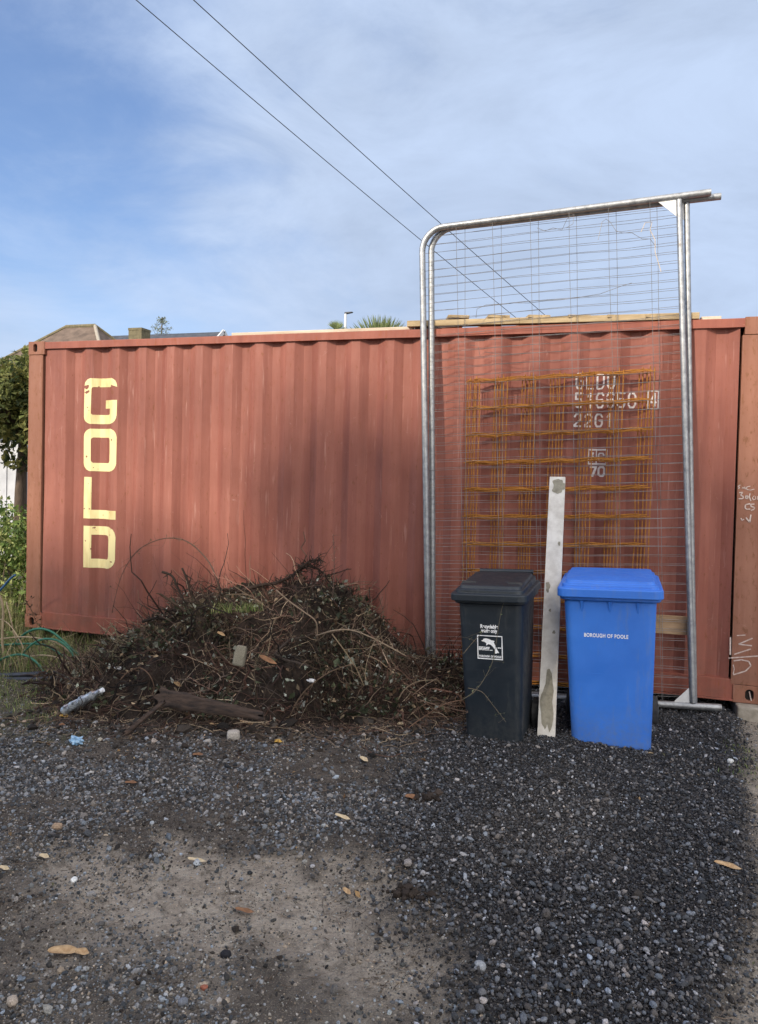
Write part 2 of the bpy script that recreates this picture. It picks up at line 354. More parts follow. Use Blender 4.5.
def ground_mat():
    m, t, b, l = new_mat('earth'); a = N(t, 'ShaderNodeAttribute'); a.attribute_name = 'Col'
    s = N(t, 'ShaderNodeSeparateColor'); l(a.outputs[0], s.inputs[0]); v = objvec(t)
    base = ramp(t, noise(t, 7, 8, .7, v), [(.3, (.034, .028, .023)), (.5, (.075, .063, .053)), (.72, (.165, .14, .115))])
    tan = ramp(t, noise(t, 11, 9, .75, v), [(.28, (.19, .158, .122)), (.5, (.34, .29, .232)), (.75, (.48, .43, .35))])
    c = mix(t, s.outputs[0], base, tan); c = mix(t, ramp(t, noise(t, 17, 8, .8, v, .6), [(.50, 0), (.60, .55)]), c, (.055, .045, .037))
    grn = ramp(t, noise(t, 30, 6, .7, v), [(.35, (.035, .04, .015)), (.7, (.10, .12, .04))])
    gm = N(t, 'ShaderNodeMath', operation='MULTIPLY'); l(s.outputs[1], gm.inputs[0]); l(ramp(t, noise(t, 8, 5, .7, v), [(.35, 0), (.6, .8)]), gm.inputs[1])
    c = mix(t, gm.outputs[0], c, grn)
    c = mix(t, s.outputs[2], c, (.028, .028, .032))
    vo = N(t, 'ShaderNodeTexVoronoi'); vo.inputs['Scale'].default_value = 130; l(v, vo.inputs[0])
    sp = noise(t, 190, 3, .7, v)
    c = mix(t, ramp(t, sp, [(.58, 0), (.64, .65)]), c, (.36, .31, .24))
    c = mix(t, ramp(t, noise(t, 70, 6, .75, v), [(.3, .45), (.5, 0)]), c, (.015, .012, .010))
    l(c, b.inputs['Base Color']); b.inputs['Roughness'].default_value = .9; b.inputs['Specular IOR Level'].default_value = .25
    ad = N(t, 'ShaderNodeMath', operation='ADD'); l(noise(t, 60, 8, .75, v), ad.inputs[0]); l(vo.outputs[0], ad.inputs[1])
    bump(t, b, ad.outputs[0], .8, .008); return m
g = fast_mesh('ground', V, F, ground_mat(), Cc, smooth=True); tag(g, kind='structure')

# stones ------------------------------------------------------------
def ico(sub):
    bm = bmesh.new(); bmesh.ops.create_icosphere(bm, subdivisions=sub, radius=1)
    v = np.array([x.co[:] for x in bm.verts]); f = np.array([[q.index for q in p.verts] for p in bm.faces]); bm.free(); return v, f
ICO1, ICO2 = ico(1), ico(2)
def stones(name, XY, S, C, big=False, jag=.28, sink=.25, flat=.62, kind='stuff', label=None, cat=None, zoff=0):
    v0, f0 = ICO2 if big else ICO1; n = len(XY)
    v = v0[None] * (1 + rng.uniform(-jag, jag, (n, len(v0), 1)))
    v = v * rng.uniform([.75, .6, flat * .7], [1.25, .95, flat * 1.25], (n, 3))[:, None]
    # random rotation
    q = rng.normal(size=(n, 4)) * [1, .28, .28, 1]; q /= np.linalg.norm(q, axis=1, keepdims=True); w, x, y, z = q.T
    Rm = np.stack([1-2*(y*y+z*z), 2*(x*y-z*w), 2*(x*z+y*w), 2*(x*y+z*w), 1-2*(x*x+z*z), 2*(y*z-x*w), 2*(x*z-y*w), 2*(y*z+x*w), 1-2*(x*x+y*y)], -1).reshape(n, 3, 3)
    v = np.einsum('nij,nkj->nki', Rm, v) * S[:, None, None]
    zz = gz(XY[:, 0], XY[:, 1]) + S * flat * (1 - 2 * sink) + zoff
    v += np.concatenate([XY, zz[:, None]], 1)[:, None]
    F = (f0[None] + (np.arange(n) * len(v0))[:, None, None]).reshape(-1, 3)
    Cv = np.repeat(C, len(v0), 0)
    o = fast_mesh(name, v.reshape(-1, 3), F, M['stone'], Cv); tag(o, label, cat, kind=kind); return o
def sample(fn, n, box):
    x0, x1, y0, y1 = box; out = []; tot = 0
    while tot < n:
        x = rng.uniform(x0, x1, n); y = rng.uniform(y0, y1, n); k = rng.uniform(size=n) < fn(x, y)
        # only the wedge of ground the place opens onto
        k &= (x > 5.06 - 0.98 * (y + 5.6)) & (x < 5.35 + .28 * (y + 5.6))
        out.append(np.stack([x[k], y[k]], 1)); tot += k.sum()
    return np.concatenate(out)[:n]
def greys(n, lo, hi, tint=(1, 1, 1.12), tv=.12, light=.06):
    b = np.exp(rng.uniform(np.log(lo), np.log(hi), n)); b = np.where(rng.uniform(size=n) < light, rng.uniform(.2, .42, n), b)
    w = rng.uniform(-tv, tv, n); return np.clip(np.stack([b * tint[0] * (1 + w), b * tint[1], b * tint[2] * (1 - w)], 1), 0, 1)
BX = (.6, 6.5, -4.0, .05)
n = 112000; xy = sample(lambda x, y: m_dark(x, y), n, (3.8, 6.1, -4.0, .25)); S = rng.lognormal(np.log(.0039), .44, n)
stones('gravel', xy, S, greys(n, .017, .125, (1, .99, 1.03), .12, .035), sink=.15, label='dark blue grey chippings laid as a path in front of the bins', cat='gravel', zoff=rng.uniform(-.002, .008, n))
n = 3600; xy = sample(lambda x, y: m_dark(x, y) * (.25 + sig(-(y + 2.5) / .2) + .9 * sig((xl_(y) + .2 - x) / .1)), n, (3.8, 6.1, -4.0, .1)); S = rng.lognormal(np.log(.0075), .30, n)
stones('gravel', xy, S, greys(n, .035, .22, (1, 1, 1.04), .12, .06), True, .17, .1, label='larger smoother grey stones loose on the dark chippings', cat='gravel', zoff=.006)
n = 21000; xy = sample(lambda x, y: m_mid(x, y) * np.clip(.55 + 1.1 * snoise(x, y, 5, 21), .06, 1), n, BX); S = rng.lognormal(np.log(.0052), .42, n)
stones('gravel', xy, S, greys(n, .03, .26, (1, 1, 1.02), .14, .09), jag=.3, sink=.28, label='scattered pale blue grey stones in dark soil before the heap', cat='gravel')
n = 9000; xy = sample(lambda x, y: (1 - m_dark(x, y)) * (1 - .8 * m_tan(x, y)) * sig((-2.8 - y) / .1) * np.clip(.4 + 1.2 * snoise(x, y, 4.5, 25), .05, 1), n, BX); S = rng.lognormal(np.log(.0044), .42, n)
stones('gravel', xy, S, greys(n, .04, .28, (1, 1, 1.0), .14, .10), jag=.3, sink=.35, label='thin scatter of grey chippings trodden into the earth in the foreground', cat='gravel')
n = 900; xy = sample(lambda x, y: m_mid(x, y), n, BX); S = rng.lognormal(np.log(.0100), .30, n)
stones('gravel', xy, S, greys(n, .06, .28, (1, .99, .97), .12, .08), True, .2, .25, label='loose bigger pebbles among the scattered stones', cat='gravel')
def m_soil(x, y): return (1 - m_dark(x, y)) * (1 - .5 * m_mid(x, y))
n = 52000; xy = sample(lambda x, y: m_soil(x, y) * np.clip(.6 + snoise(x, y, 9, 31), .15, 1), n, BX); S = rng.lognormal(np.log(.0026), .45, n)
stones('grit', xy, S, greys(n, .05, .36, (1.12, 1, .84), .15, .12), sink=.35, label='fine sandy grit strewn over the bare earth', cat='grit')
n = 2200; xy = sample(lambda x, y: m_soil(x, y), n, BX); S = rng.lognormal(np.log(.0058), .38, n)
stones('grit', xy, S, greys(n, .08, .30, (1.1, 1, .86), .15, .10), True, .18, .35, label='small rounded pebbles pressed into the bare earth', cat='pebbles')

# soil crumbs and dark twiggy litter on the earth
n = 9000; xy = sample(lambda x, y: (1 - m_dark(x, y)) * (1 - .85 * m_tan(x, y)) * np.clip(.3 + 1.3 * snoise(x, y, 3.5, 41), .03, 1), n, BX); S = rng.lognormal(np.log(.0040), .5, n)
stones('soil_crumbs', xy, S, greys(n, .02, .07, (1.2, 1, .85), .1, 0), jag=.35, sink=.3, label='dark crumbs of soil spilled round the heap', cat='soil')
n = 2600; xy = sample(lambda x, y: (1 - .9 * m_dark(x, y)) * np.clip(.25 + 1.4 * snoise(x, y, 3, 44), .05, 1), n, BX)
Ls = rng.lognormal(np.log(.035), .5, n); az = rng.uniform(0, 6.28, n); k = 4; tt = np.linspace(-.5, .5, k)
P = np.stack([xy[:, :1] + np.cos(az)[:, None] * tt * Ls[:, None], xy[:, 1:] + np.sin(az)[:, None] * tt * Ls[:, None], (gz(xy[:, 0], xy[:, 1]) + .004)[:, None] + rng.uniform(0, .006, (n, k))], -1)
P[:, :, :2] += rng.normal(0, .002, (n, k, 2)); rad = np.repeat(rng.uniform(.0006, .0018, n)[:, None], k, 1)
V, F = many_tubes(P, rad, 3); Cx = np.repeat(np.stack([rng.uniform(.03, .16, n)] * 3, 1) * [1.25, .95, .72], k * 3, 0)
tag(fast_mesh('litter', V, F, M['twig'], Cx), 'thin dark twig litter strewn over the earth', 'twig litter', kind='stuff')

# ================================================================== CONTAINER
LEN, HGT = 6.058, 2.591
cont = empty('shipping_container', (0, 0, 0), 'long rust red steel shipping container with corrugated sides and GOLD in yellow letters', 'shipping container')
PITCH, X0, DEP = .2763, .498, .036
def prof(x):
    """depth of the corrugated side behind its outer plane"""
    k = (x - X0) / PITCH; kk = np.clip(np.round(k), 0, 19); d = np.abs(x - (X0 + kk * PITCH))
    return DEP * np.clip((.103 - d) / .068, 0, 1)
def py_(x, z):
    dent = .008 * snoise(x, z, 2.2, 61, 3) + .002 * snoise(x, z, 8, 62, 2)
    wv = 1.0 - .1 * np.clip(snoise(x * .7, z, 3, 63), 0, 1)
    return .012 + prof(x) * wv + dent
PX0, PX1, PZ0, PZ1 = .172, 5.852, .150, 2.528
bx_ = {PX0, PX1}
for k in range(20):
    c = X0 + k * PITCH
    for d in (-.106, -.103, -.100, -.0377, -.035, -.032, .032, .035, .0377, .100, .103, .106): bx_.add(c + d)
    bx_.add(c)
    if k < 19: bx_.add(c + PITCH / 2)
bx_ |= set(np.arange(.2, .38, .04)); xs_ = np.array(sorted(bx_)); zs_ = np.linspace(PZ0, PZ1, 70)
XX, ZZ = np.meshgrid(xs_, zs_, indexing='ij'); P = np.stack([XX, py_(XX, ZZ), ZZ], -1)
mb = MB(); mb.grid(P)
panel = mb.build('side_panel', M['cpaint'], cont, smooth=True, bevel=None); panel.data.set_sharp_from_angle(angle=R(11))
def wob(P0, P1, a, b, nx=60, amp=.003):
    pass
def rail(name, z0, z1, y0, y1, lip=0):
    xs2 = np.linspace(.162, 5.890, 90); sec = [(y0, z0), (y0, z1), (y1, z1), (y1, z0)]
    vs = []; d = .0035 * snoise(xs2, xs2 * 0, 3, 70 + int(z0 * 3), 3)
    for j, (yy, zz) in enumerate(sec):
        vs.append(np.stack([xs2, yy + (d if yy == y0 else 0 * d), zz + d * .8], -1))
    Pg = np.stack(vs + [vs[0]], 1); m = MB(); m.grid(Pg[:, ::-1])
    return m.build(name, M['crail'], cont, bevel=.004)
rail('top_rail', 2.524, 2.584, -.006, .07)
rail('bottom_rail', .018, .152, .000, .06)
m = MB(); m.box((.162, -.010, .004), (5.88, .0015, .017)); m.build('bottom_flange', M['crail'], cont, bevel=.002)
# posts, each with a groove line beside it, and the cast corners with their lashing holes
def post(x0, x1, y0, y1, name='corner_post'):
    m = MB(); zz = np.linspace(.122, 2.470, 40); d = .003 * snoise(zz, zz * 0 + x0, 4, 81, 3)
    sec = [(x0, y0), (x1, y0), (x1, y1), (x0, y1)]
    Pg = np.stack([np.stack([a + 0 * zz, b + (d if b == min(y0, y1) else 0 * d), zz], -1) for a, b in sec + sec[:1]], 1)
    m.grid(Pg); return m.build(name, M['cpost'], cont, bevel=.006)
post(.004, .157, -.004, .12); post(5.868, 6.054, -.004, .12)
post(.004, .142, 2.32, 2.434); post(5.905, 6.054, 2.32, 2.434)
for xa, xb in ((.1575, .1715), (5.8525, 5.8675)):      # dark strip: shade painted into the gap between panel and post
    m = MB(); m.box((xa, .060, .15), (xb, .075, 2.53)); m.build('groove_shade', M['timber_dark'] if 'timber_dark' in M else M['dark'], cont)
def casting(x0, x1, y0, y1, z0, z1, hx, hz, rx=.026, rz=.038):
    """hollow cast corner: front plate pierced by an oval hole, side walls, dark inside"""
    m = MB(); n = 24; cx = hx; cz = hz
    rect = []; oval = []
    for k in range(n):
        a = 2 * math.pi * k / n; c, s = math.cos(a), math.sin(a)
        oval.append((cx + rx * c, cz + (rz - rx) * (1 if s > 0 else -1) + rx * s if abs(s) > 1e-6 else cz + rx * s))
        t = min(((x1 - cx) / c if c > 1e-6 else 9e9), ((x0 - cx) / c if c < -1e-6 else 9e9), ((z1 - cz) / s if s > 1e-6 else 9e9), ((z0 - cz) / s if s < -1e-6 else 9e9))
        rect.append((cx + t * c, cz + t * s))
    # snap nearest rays to the four corners
    for X_, Z_ in ((x0, z0), (x1, z0), (x0, z1), (x1, z1)):
        j = min(range(n), key=lambda q: (rect[q][0] - X_) ** 2 + (rect[q][1] - Z_) ** 2); rect[j] = (X_, Z_)
    A = [(a, y0, b) for a, b in rect] + [(a, y0 + .0, b) for a, b in oval] + [(a, y0 + .028, b) for a, b in oval] + [(a, y1, b) for a, b in rect]
    fs = []
    for k in range(n):
        q = (k + 1) % n
        fs += [(k, q, n + q, n + k)[::-1], (n + k, n + q, 2*n + q, 2*n + k)[::-1], (3*n + k, 3*n + q, q, k)[::-1]]
    fs.append(tuple(range(3*n, 4*n)))
    m.add(A, fs); o = m.build('corner_casting', M['cpost'], cont, bevel=.004)
    c2 = MB(); c2.box((cx - .035, y0 + .0285, cz - .05), (cx + .035, y0 + .09, cz + .05)); q = c2.build('hole_shade', M['dark'], o)  # dark box paints the shade inside the hole
for (xa, xb, hx) in ((0, .178, .075), (5.880, 6.058, 5.983)):
    casting(xa, xb, -.010, .152, 0, .118, hx, .056); casting(xa, xb, -.010, .152, 2.473, 2.591, hx, 2.533, .021, .036)
    for za, zb in ((0, .118), (2.473, 2.591)):
        m = MB(); m.box((xa, 2.286, za), (xb, 2.438, zb)); m.build('corner_casting', M['cpost'], cont, bevel=.005)
m = MB()      # roof, rear side and ends
xs3 = np.linspace(.02, 6.03, 180); yy3 = np.array([.06, 2.38]); P = np.stack(np.meshgrid(xs3, yy3, indexing='ij') + [np.repeat((2.566 + .012 * np.clip(np.sin(xs3 * 30), -.5, .5))[:, None], 2, 1)], -1)
m.grid(P).build('roof', M['crail'], cont)
m = MB(); m.box((.1, .10, .03), (5.95, 2.36, .06)); m.build('floor', M['timber_dark'], cont)
m = MB(); yy = np.linspace(.12, 2.32, 90); P = np.stack([np.repeat((.03 + .02 * np.clip(np.sin(yy * 22), -.6, .6))[:, None], 2, 1), np.repeat(yy[:, None], 2, 1), np.repeat(np.array([[.12, 2.56]]), 90, 0)], -1); m.grid(P).build('end_wall', M['cpaint'], cont)
for ya, yb in ((.122, 1.215), (1.225, 2.318)):
    m = MB(); m.box((6.01, ya, .13), (6.04, yb, 2.46)); d_ = m.build('door', M['cpaint'], cont, bevel=.004)
    m = MB(); m.tube([(6.06, (ya + yb) / 2, .1), (6.06, (ya + yb) / 2, 2.5)], .017); m.build('locking_bar', M['galv'], d_)
for za, zb in ((.004, .128), (2.462, 2.588)):
    m = MB(); m.box((5.96, .154, za), (6.05, 2.284, zb)); m.build('door_header', M['crail'], cont, bevel=.004)
m = MB(); m.box((.162, 2.38, .02), (5.88, 2.42, 2.58)); m.build('rear_wall', M['cpaint'], cont)

# painted marks that follow the corrugation -------------------------
def marks(name, mask, x0, x1, z0, z1, cell, mat, yf=None, label=None, off=.0022):
    nx = int(round((x1 - x0) / cell)); nz = int(round((z1 - z0) / cell))
    cx = x0 + (np.arange(nx) + .5) * cell; cz = z0 + (np.arange(nz) + .5) * cell
    A, B = np.meshgrid(cx, cz, indexing='ij'); K = mask(A, B)
    gx = x0 + np.arange(nx + 1) * cell; gz_ = z0 + np.arange(nz + 1) * cell
    GX, GZ = np.meshgrid(gx, gz_, indexing='ij'); P = np.stack([GX, (py_(GX, GZ) if yf is None else yf(GX, GZ)) - off, GZ], -1).reshape(-1, 3)
    I, J = np.nonzero(K); a = I * (nz + 1) + J
    Fq = np.stack([a, a + nz + 1, a + nz + 2, a + 1], 1)
    used, inv = np.unique(Fq, return_inverse=True)
    o = fast_mesh(name, P[used], inv.reshape(-1, 4), mat, parent=cont)
    if label: o['label'] = label
    return o
def rrect(x, z, x0, x1, z0, z1, r):
    r = np.where(x < (x0 + x1) / 2, r[0], r[1]) if hasattr(r, '__len__') else r
    dx = np.abs(x - (x0 + x1) / 2) - (x1 - x0) / 2 + r; dz = np.abs(z - (z0 + z1) / 2) - (z1 - z0) / 2 + r
    return np.hypot(np.maximum(dx, 0), np.maximum(dz, 0)) + np.minimum(np.maximum(dx, dz), 0) - r
BW = .078
def wearm(x, z, s, th): return snoise(x, z, 60, s, 3) < th
def G_(x, z):
    a, b, c, d = .590, .932, 1.855, 2.257
    k = (rrect(x, z, a, b, c, d, .075) < 0) & (rrect(x, z, a + BW, b - BW, c + BW, d - BW, .02) > 0)
    k &= ~((x > b - BW - .004) & (z < d - BW) & (z > 2.065))
    k |= (x > .795) & (x < b) & (z > 1.99) & (z < 2.065)
    k &= ~((x > b - BW * .9) & (z > 2.07) & (z < d - .055 - (x - .85) * .3))
    chip = (np.hypot((x - .612) / .030, (z - 2.178) / .016) < 1 + .5 * snoise(x, z, 90, 5)) | (np.hypot((x - .618) / .026, (z - 2.135) / .012) < 1 + .6 * snoise(x, z, 90, 6))
    return k & ~chip & wearm(x, z, 11, 1.05)
def O_(x, z):
    a, b, c, d = .594, .940, 1.437, 1.812
    k = (rrect(x, z, a, b, c, d, .080) < 0) & (rrect(x, z, a + BW, b - BW, c + BW * .95, d - BW, .022) > 0)
    return k & ~(np.hypot(x - .627, z - 1.565) < .009) & wearm(x, z, 12, 1.05)
def L_(x, z):
    return (((x > .603) & (x < .603 + BW) & (z > 1.018) & (z < 1.385)) | ((x > .603) & (x < .937) & (z > 1.018) & (z < 1.018 + BW))) & wearm(x, z, 13, .93)
def D_(x, z):
    a, b, c, d = .608, .940, .582, .952
    return (rrect(x, z, a, b, c, d, (.002, .095)) < 0) & (rrect(x, z, a + BW, b - BW, c + BW, d - BW, (.003, .03)) > 0) & wearm(x, z, 14, .88)
for nm, fn, z0, z1 in (('letter', G_, 1.84, 2.27), ('letter', O_, 1.42, 1.83), ('letter', L_, 1.0, 1.4), ('letter', D_, .57, .965)):
    lab = {G_: 'yellow letter G with chipped left edge', O_: 'yellow letter O', L_: 'yellow letter L', D_: 'yellow letter D, lowest of the word'}[fn]
    marks('painted_letter', fn, .58, .95, z0, z1, .0035, M['yellow'], label=lab)
GL = {'G': [[(1,.8),(.8,1),(.2,1),(0,.8),(0,.2),(.2,0),(.8,0),(1,.2),(1,.5),(.55,.5)]], 'L': [[(0,1),(0,0),(1,0)]], 'D': [[(0,0),(0,1),(.7,1),(1,.8),(1,.2),(.7,0),(0,0)]],
      'U': [[(0,1),(0,.2),(.25,0),(.75,0),(1,.2),(1,1)]], '5': [[(1,1),(0,1),(0,.56),(.75,.58),(1,.42),(1,.18),(.8,0),(.2,0),(0,.15)]], '1': [[(.2,.78),(.6,1),(.6,0)]],
      '6': [[(1,.85),(.8,1),(.2,1),(0,.8),(0,.2),(.2,0),(.8,0),(1,.2),(1,.4),(.8,.55),(0,.52)]], '0': [[(0,.2),(0,.8),(.25,1),(.75,1),(1,.8),(1,.2),(.75,0),(.25,0),(0,.2)]],
      '4': [[(.75,0),(.75,1),(0,.3),(1,.3)]], '2': [[(0,.8),(.2,1),(.8,1),(1,.8),(1,.6),(0,.1),(0,0),(1,0)]], '7': [[(0,1),(1,1),(.35,0)]],
      'I': [[(.5,1),(.5,0)]], 'i': [[(.3,.6),(.3,0)], [(.3,1),(.3,.86)]], 'C': [[(1,.75),(.8,1),(.2,1),(0,.8),(0,.2),(.2,0),(.8,0),(1,.25)]]}
def glyph_mask(items, wear=1.1):
    segs = []
    for ch, x0, z0, w, h, t in items:
        for pl in GL[ch]:
            for p, q in zip(pl, pl[1:]): segs.append((x0 + p[0] * w, z0 + p[1] * h, x0 + q[0] * w, z0 + q[1] * h, t))
    def f(x, z):
        K = np.zeros(x.shape, bool)
        for a, b, c, d, t in segs:
            L2 = (c - a) ** 2 + (d - b) ** 2 + 1e-12; u = np.clip(((x - a) * (c - a) + (z - b) * (d - b)) / L2, 0, 1)
            K |= np.hypot(x - a - u * (c - a), z - b - u * (d - b)) < t / 2
        return K & (snoise(x, z, 70, 17, 3) < wear)
    return f
pi_ = .0715
row1 = [(c, 4.800 + k * pi_, 2.126, .044, .105, .0125) for k, c in enumerate('GLDU')]
row2 = [(c, 4.800 + k * pi_, 1.992, .044, .100, .0125) for k, c in enumerate('516650')] + [('4', 5.300, 1.998, .036, .085, .0125)]
row3 = [(c, 4.795 + k * pi_, 1.857, .044, .085, .0125) for k, c in enumerate('22G1')]
marks('painted_code', glyph_mask(row1, .85), 4.78, 5.1, 2.10, 2.25, .0026, M['white_mark'])
bxm = glyph_mask(row2, .72)
marks('painted_code', lambda x, z: bxm(x, z), 4.78, 5.37, 1.965, 2.12, .0026, M['white_mark'])
marks('painted_box', lambda x, z: np.abs(rrect(x, z, 5.285, 5.352, 1.98, 2.102, .002)) < .004, 5.27, 5.37, 1.965, 2.12, .0026, M['white_mark'])
marks('painted_code', glyph_mask(row3, .75), 4.77, 5.1, 1.84, 1.965, .0026, M['white_mark'])
lg = glyph_mask([('i', 4.917, 1.612, .03, .055, .012), ('C', 4.966, 1.610, .036, .055, .011), ('7', 4.915, 1.505, .036, .062, .016), ('0', 4.968, 1.505, .040, .062, .015)], .9)
marks('painted_emblem', lambda x, z: lg(x, z) | (np.abs(rrect(x, z, 4.896, 5.020, 1.590, 1.690, .002)) < .006) | ((np.abs(x - 4.950) < .004) & (z > 1.59) & (z < 1.69)), 4.88, 5.04, 1.49, 1.71, .0024, M['white_mark'])
# chalk scribbles on the right post
m = MB()
def chalk(pts, w=.005):
    P_ = [Vector((p[0], -.0075, p[1])) for p in pts]
    for p, q in zip(P_, P_[1:]):
        d = (q - p); d.normalize(); s_ = Vector((-d.z, 0, d.x)) * w / 2
        m.add([p - s_, q - s_, q + s_, p + s_], [(0, 1, 2, 3)])
def ck(uvs, w=.005):
    pp = [at(725 + u / 17.06, 470 + v / 17.06, -.0075) for u, v in uvs]; chalk([(p.x, p.z) for p in pp], w)
def ck2(uvs, w=.005):
    pp = [at(725 + u / 9.3, 600 + v / 9.3, -.0075) for u, v in uvs]; chalk([(p.x, p.z) for p in pp], w)
ck([(260,255),(215,280),(250,300),(225,320)]); ck([(290,320),(300,290),(320,315),(335,285),(345,330)]); ck([(430,275),(370,290),(365,330),(430,345),(500,325)])
ck([(240,385),(300,380),(265,430),(315,455),(300,490),(230,490)], .007); ck([(360,430),(350,480),(385,490),(390,440),(360,440)], .007); ck([(425,400),(415,460),(440,530)], .007); ck([(500,440),(465,470),(480,510),(520,495),(520,450)]); ck([(555,450),(545,500),(590,500),(590,450),(555,450)])
ck([(430,575),(350,590),(340,640),(370,670),(430,665)], .008); ck([(500,580),(440,585),(440,620),(505,640),(490,670),(440,690)], .008)
ck([(270,820),(290,860),(325,835)], .006); ck([(355,810),(420,890),(440,760)], .009)
m.build('chalk_scribble', M['chalk'], cont); m = MB()
ck2([(50,345),(48,510)], .009); ck2([(110,330),(190,325)], .006); ck2([(255,355),(125,410),(250,425)], .008); ck2([(240,455),(85,505)], .008); ck2([(30,540),(305,520)], .008)
ck2([(80,565),(150,555),(220,570),(240,610),(190,660),(75,695)], .008); ck2([(75,690),(85,640),(75,600)], .006); ck2([(225,850),(240,920),(252,965)], .006)
m.build('chalk_scribble', M['chalk'], cont)
# the timber block the right corner stands on
m = MB(); m.box((5.90, -.10, -.17), (6.5, .35, -.003)); tag(m.build('concrete_block', M['block'], bevel=.012), 'rough sandy block under the right corner of the container', 'block')
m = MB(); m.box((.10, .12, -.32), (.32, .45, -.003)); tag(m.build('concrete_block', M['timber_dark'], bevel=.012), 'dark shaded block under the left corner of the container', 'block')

# ================================================================== TIMBER ON THE ROOF
tf = empty('timber_frame', (4.55, .05, 2.592), 'weathered timber rail with short boards across it, lying on the container roof', 'timber frame')
m = MB(); m.bar(at(408, 324.5, .02), at(520, 321.5, .02), .07, .045); m.bar(at(520, 321.5, .021), at(699, 316.5, .021), .07, .045); m.build('rail', M['timber'], tf, bevel=.004)
for u in (463, 503, 543, 583, 622, 660):
    p = at(u, 318, .1); m = MB(); zz = 2.642 + (u - 463) * .00001
    a = at(u, 318.5, .06); m.bar((a.x - .02, .0, a.z + .005), (a.x - .35, 1.0, a.z + .02), .16, .022); m.build('cross_board', M['timber'], tf, bevel=.003)
for u in (421, 432, 690): 
    a = at(u, 329, .0); m = MB(); m.box((a.x - .05, .012, 2.586), (a.x + .05, .12, 2.612)); m.build('support_block', M['timber_dark'], tf, bevel=.003)
for u0, u1, v0, v1, dy, lab in ((236, 415, 334.8, 330.6, .10, 'long thin pale board lying along the container roof edge left of the fence'), (699, 719, 319.5, 320.5, .12, 'short pale board end on the container roof right of the fence')):
    p, q = at(u0, v0, dy), at(u1, v1, dy); m = MB(); m.bar((p.x, dy, 2.600), (q.x, dy + .01, 2.602), .16, .024); tag(m.build('board', M['timber_pale'], bevel=.003), lab, 'board')

# ================================================================== FENCE PANELS (stood on end)
TR = .0235
def fence_panel(dx, dy, dz, label, seed, tear=False):
    rr = np.random.default_rng(seed)
    O = Vector((5.617 + dx, -.190 + dy, -.006 + dz)); lean = .044
    up = Vector((-.052 if dx == 0 else -.040, lean, 1)).normalized(); lf = Vector((-1, 0, -.050)); lf = (lf - up * lf.dot(up)).normalized(); nr = lf.cross(up).normalized()
    if nr.y > 0: nr = -nr
    t = empty('fence_panel', (O.x, O.y, O.z), label, 'fence panel', 'temporary fence panels stood on end')
    def Q(a, b, c=0): return O + lf * a + up * b + nr * c
    Wd, Ht, rc = (1.795 if dx == 0 else 1.788), 3.43, .17
    path = [Q(-.175 if dx == 0 else -.12, 0, .0)] + [Q(a, 0) for a in (0, .6, 1.2, Wd - rc)]
    path += [Q(Wd - rc + rc * math.sin(a), rc - rc * math.cos(a)) for a in np.linspace(.15, math.pi / 2, 9)]
    path += [Q(Wd, b) for b in (.8, 1.7, 2.6, Ht - rc)]
    path += [Q(Wd - rc + rc * math.cos(a), Ht - rc + rc * math.sin(a)) for a in np.linspace(.15, math.pi / 2, 9)]
    path += [Q(a, Ht) for a in (1.2, .6, 0, -.20 if dx == 0 else -.215)]
    m = MB(); m.tube(path, TR, 14); m.build('frame', M['galv'], t, smooth=True)
    m = MB(); m.tube([Q(0, .024), Q(0, .55)], TR * .92, 14); m.tube([Q(0, .55), Q(0, .552), Q(0, Ht - .024)], [TR * .92, TR * .84, TR * .84], 14); m.build('upright', M['galv'], t, smooth=True)
    for b0, s in ((0, 1), (Ht, -1)):
        m = MB(); h = .10 if s > 0 else .115
        a0 = [Q(.02, b0 + s * .02, .002), Q(.02 + h, b0 + s * .02, .002), Q(.02, b0 + s * (.02 + h), .002)]; k_ = [p + nr * .004 for p in a0]
        m.add(a0 + k_, [(0, 1, 2), (5, 4, 3), (0, 3, 4, 1), (1, 4, 5, 2), (2, 5, 3, 0)]); m.build('gusset', M['gusset'], t)
    m = MB(); nb_ = int(Ht / .0625)
    for k in range(1, nb_ + 1):
        b = k * .0625 - .01 + (.016 if dx else 0)
        if b > Ht - .03: break
        a1 = Wd
        for bb in (b, Ht - b):
            pass
        j = rr.normal(0, .0022, 6); bow = .022 * math.sin(b * 1.7 + seed) * rr.uniform(.6, 1.2)
        m.tube([Q(a, b + j[i] + .004 * math.sin(a * 5 + b), .004 + bow * math.sin(math.pi * a / a1) * .6 + rr.normal(0, .0015)) for i, a in enumerate(np.linspace(0, a1, 6))], .0014, 4, False)
    for a in np.arange(.19, Wd - .05, .268):
        j = rr.normal(0, .002, 9)
        m.tube([Q(a + j[i], b, .007 + .010 * math.sin(b * 1.7 + seed)) for i, b in enumerate(np.linspace(.01, Ht - .01, 9))], .0015, 4, False)
    m.build('wire_mesh', M['wire'], t)
    return Q, t
Q1, f1 = fence_panel(0, 0, 0, 'front galvanised wire fence panel stood on end, its white corner plate showing', 3)
Q2, f2 = fence_panel(.012, .050, -.016, 'galvanised wire fence panel stood on end, directly behind the front panel', 5)
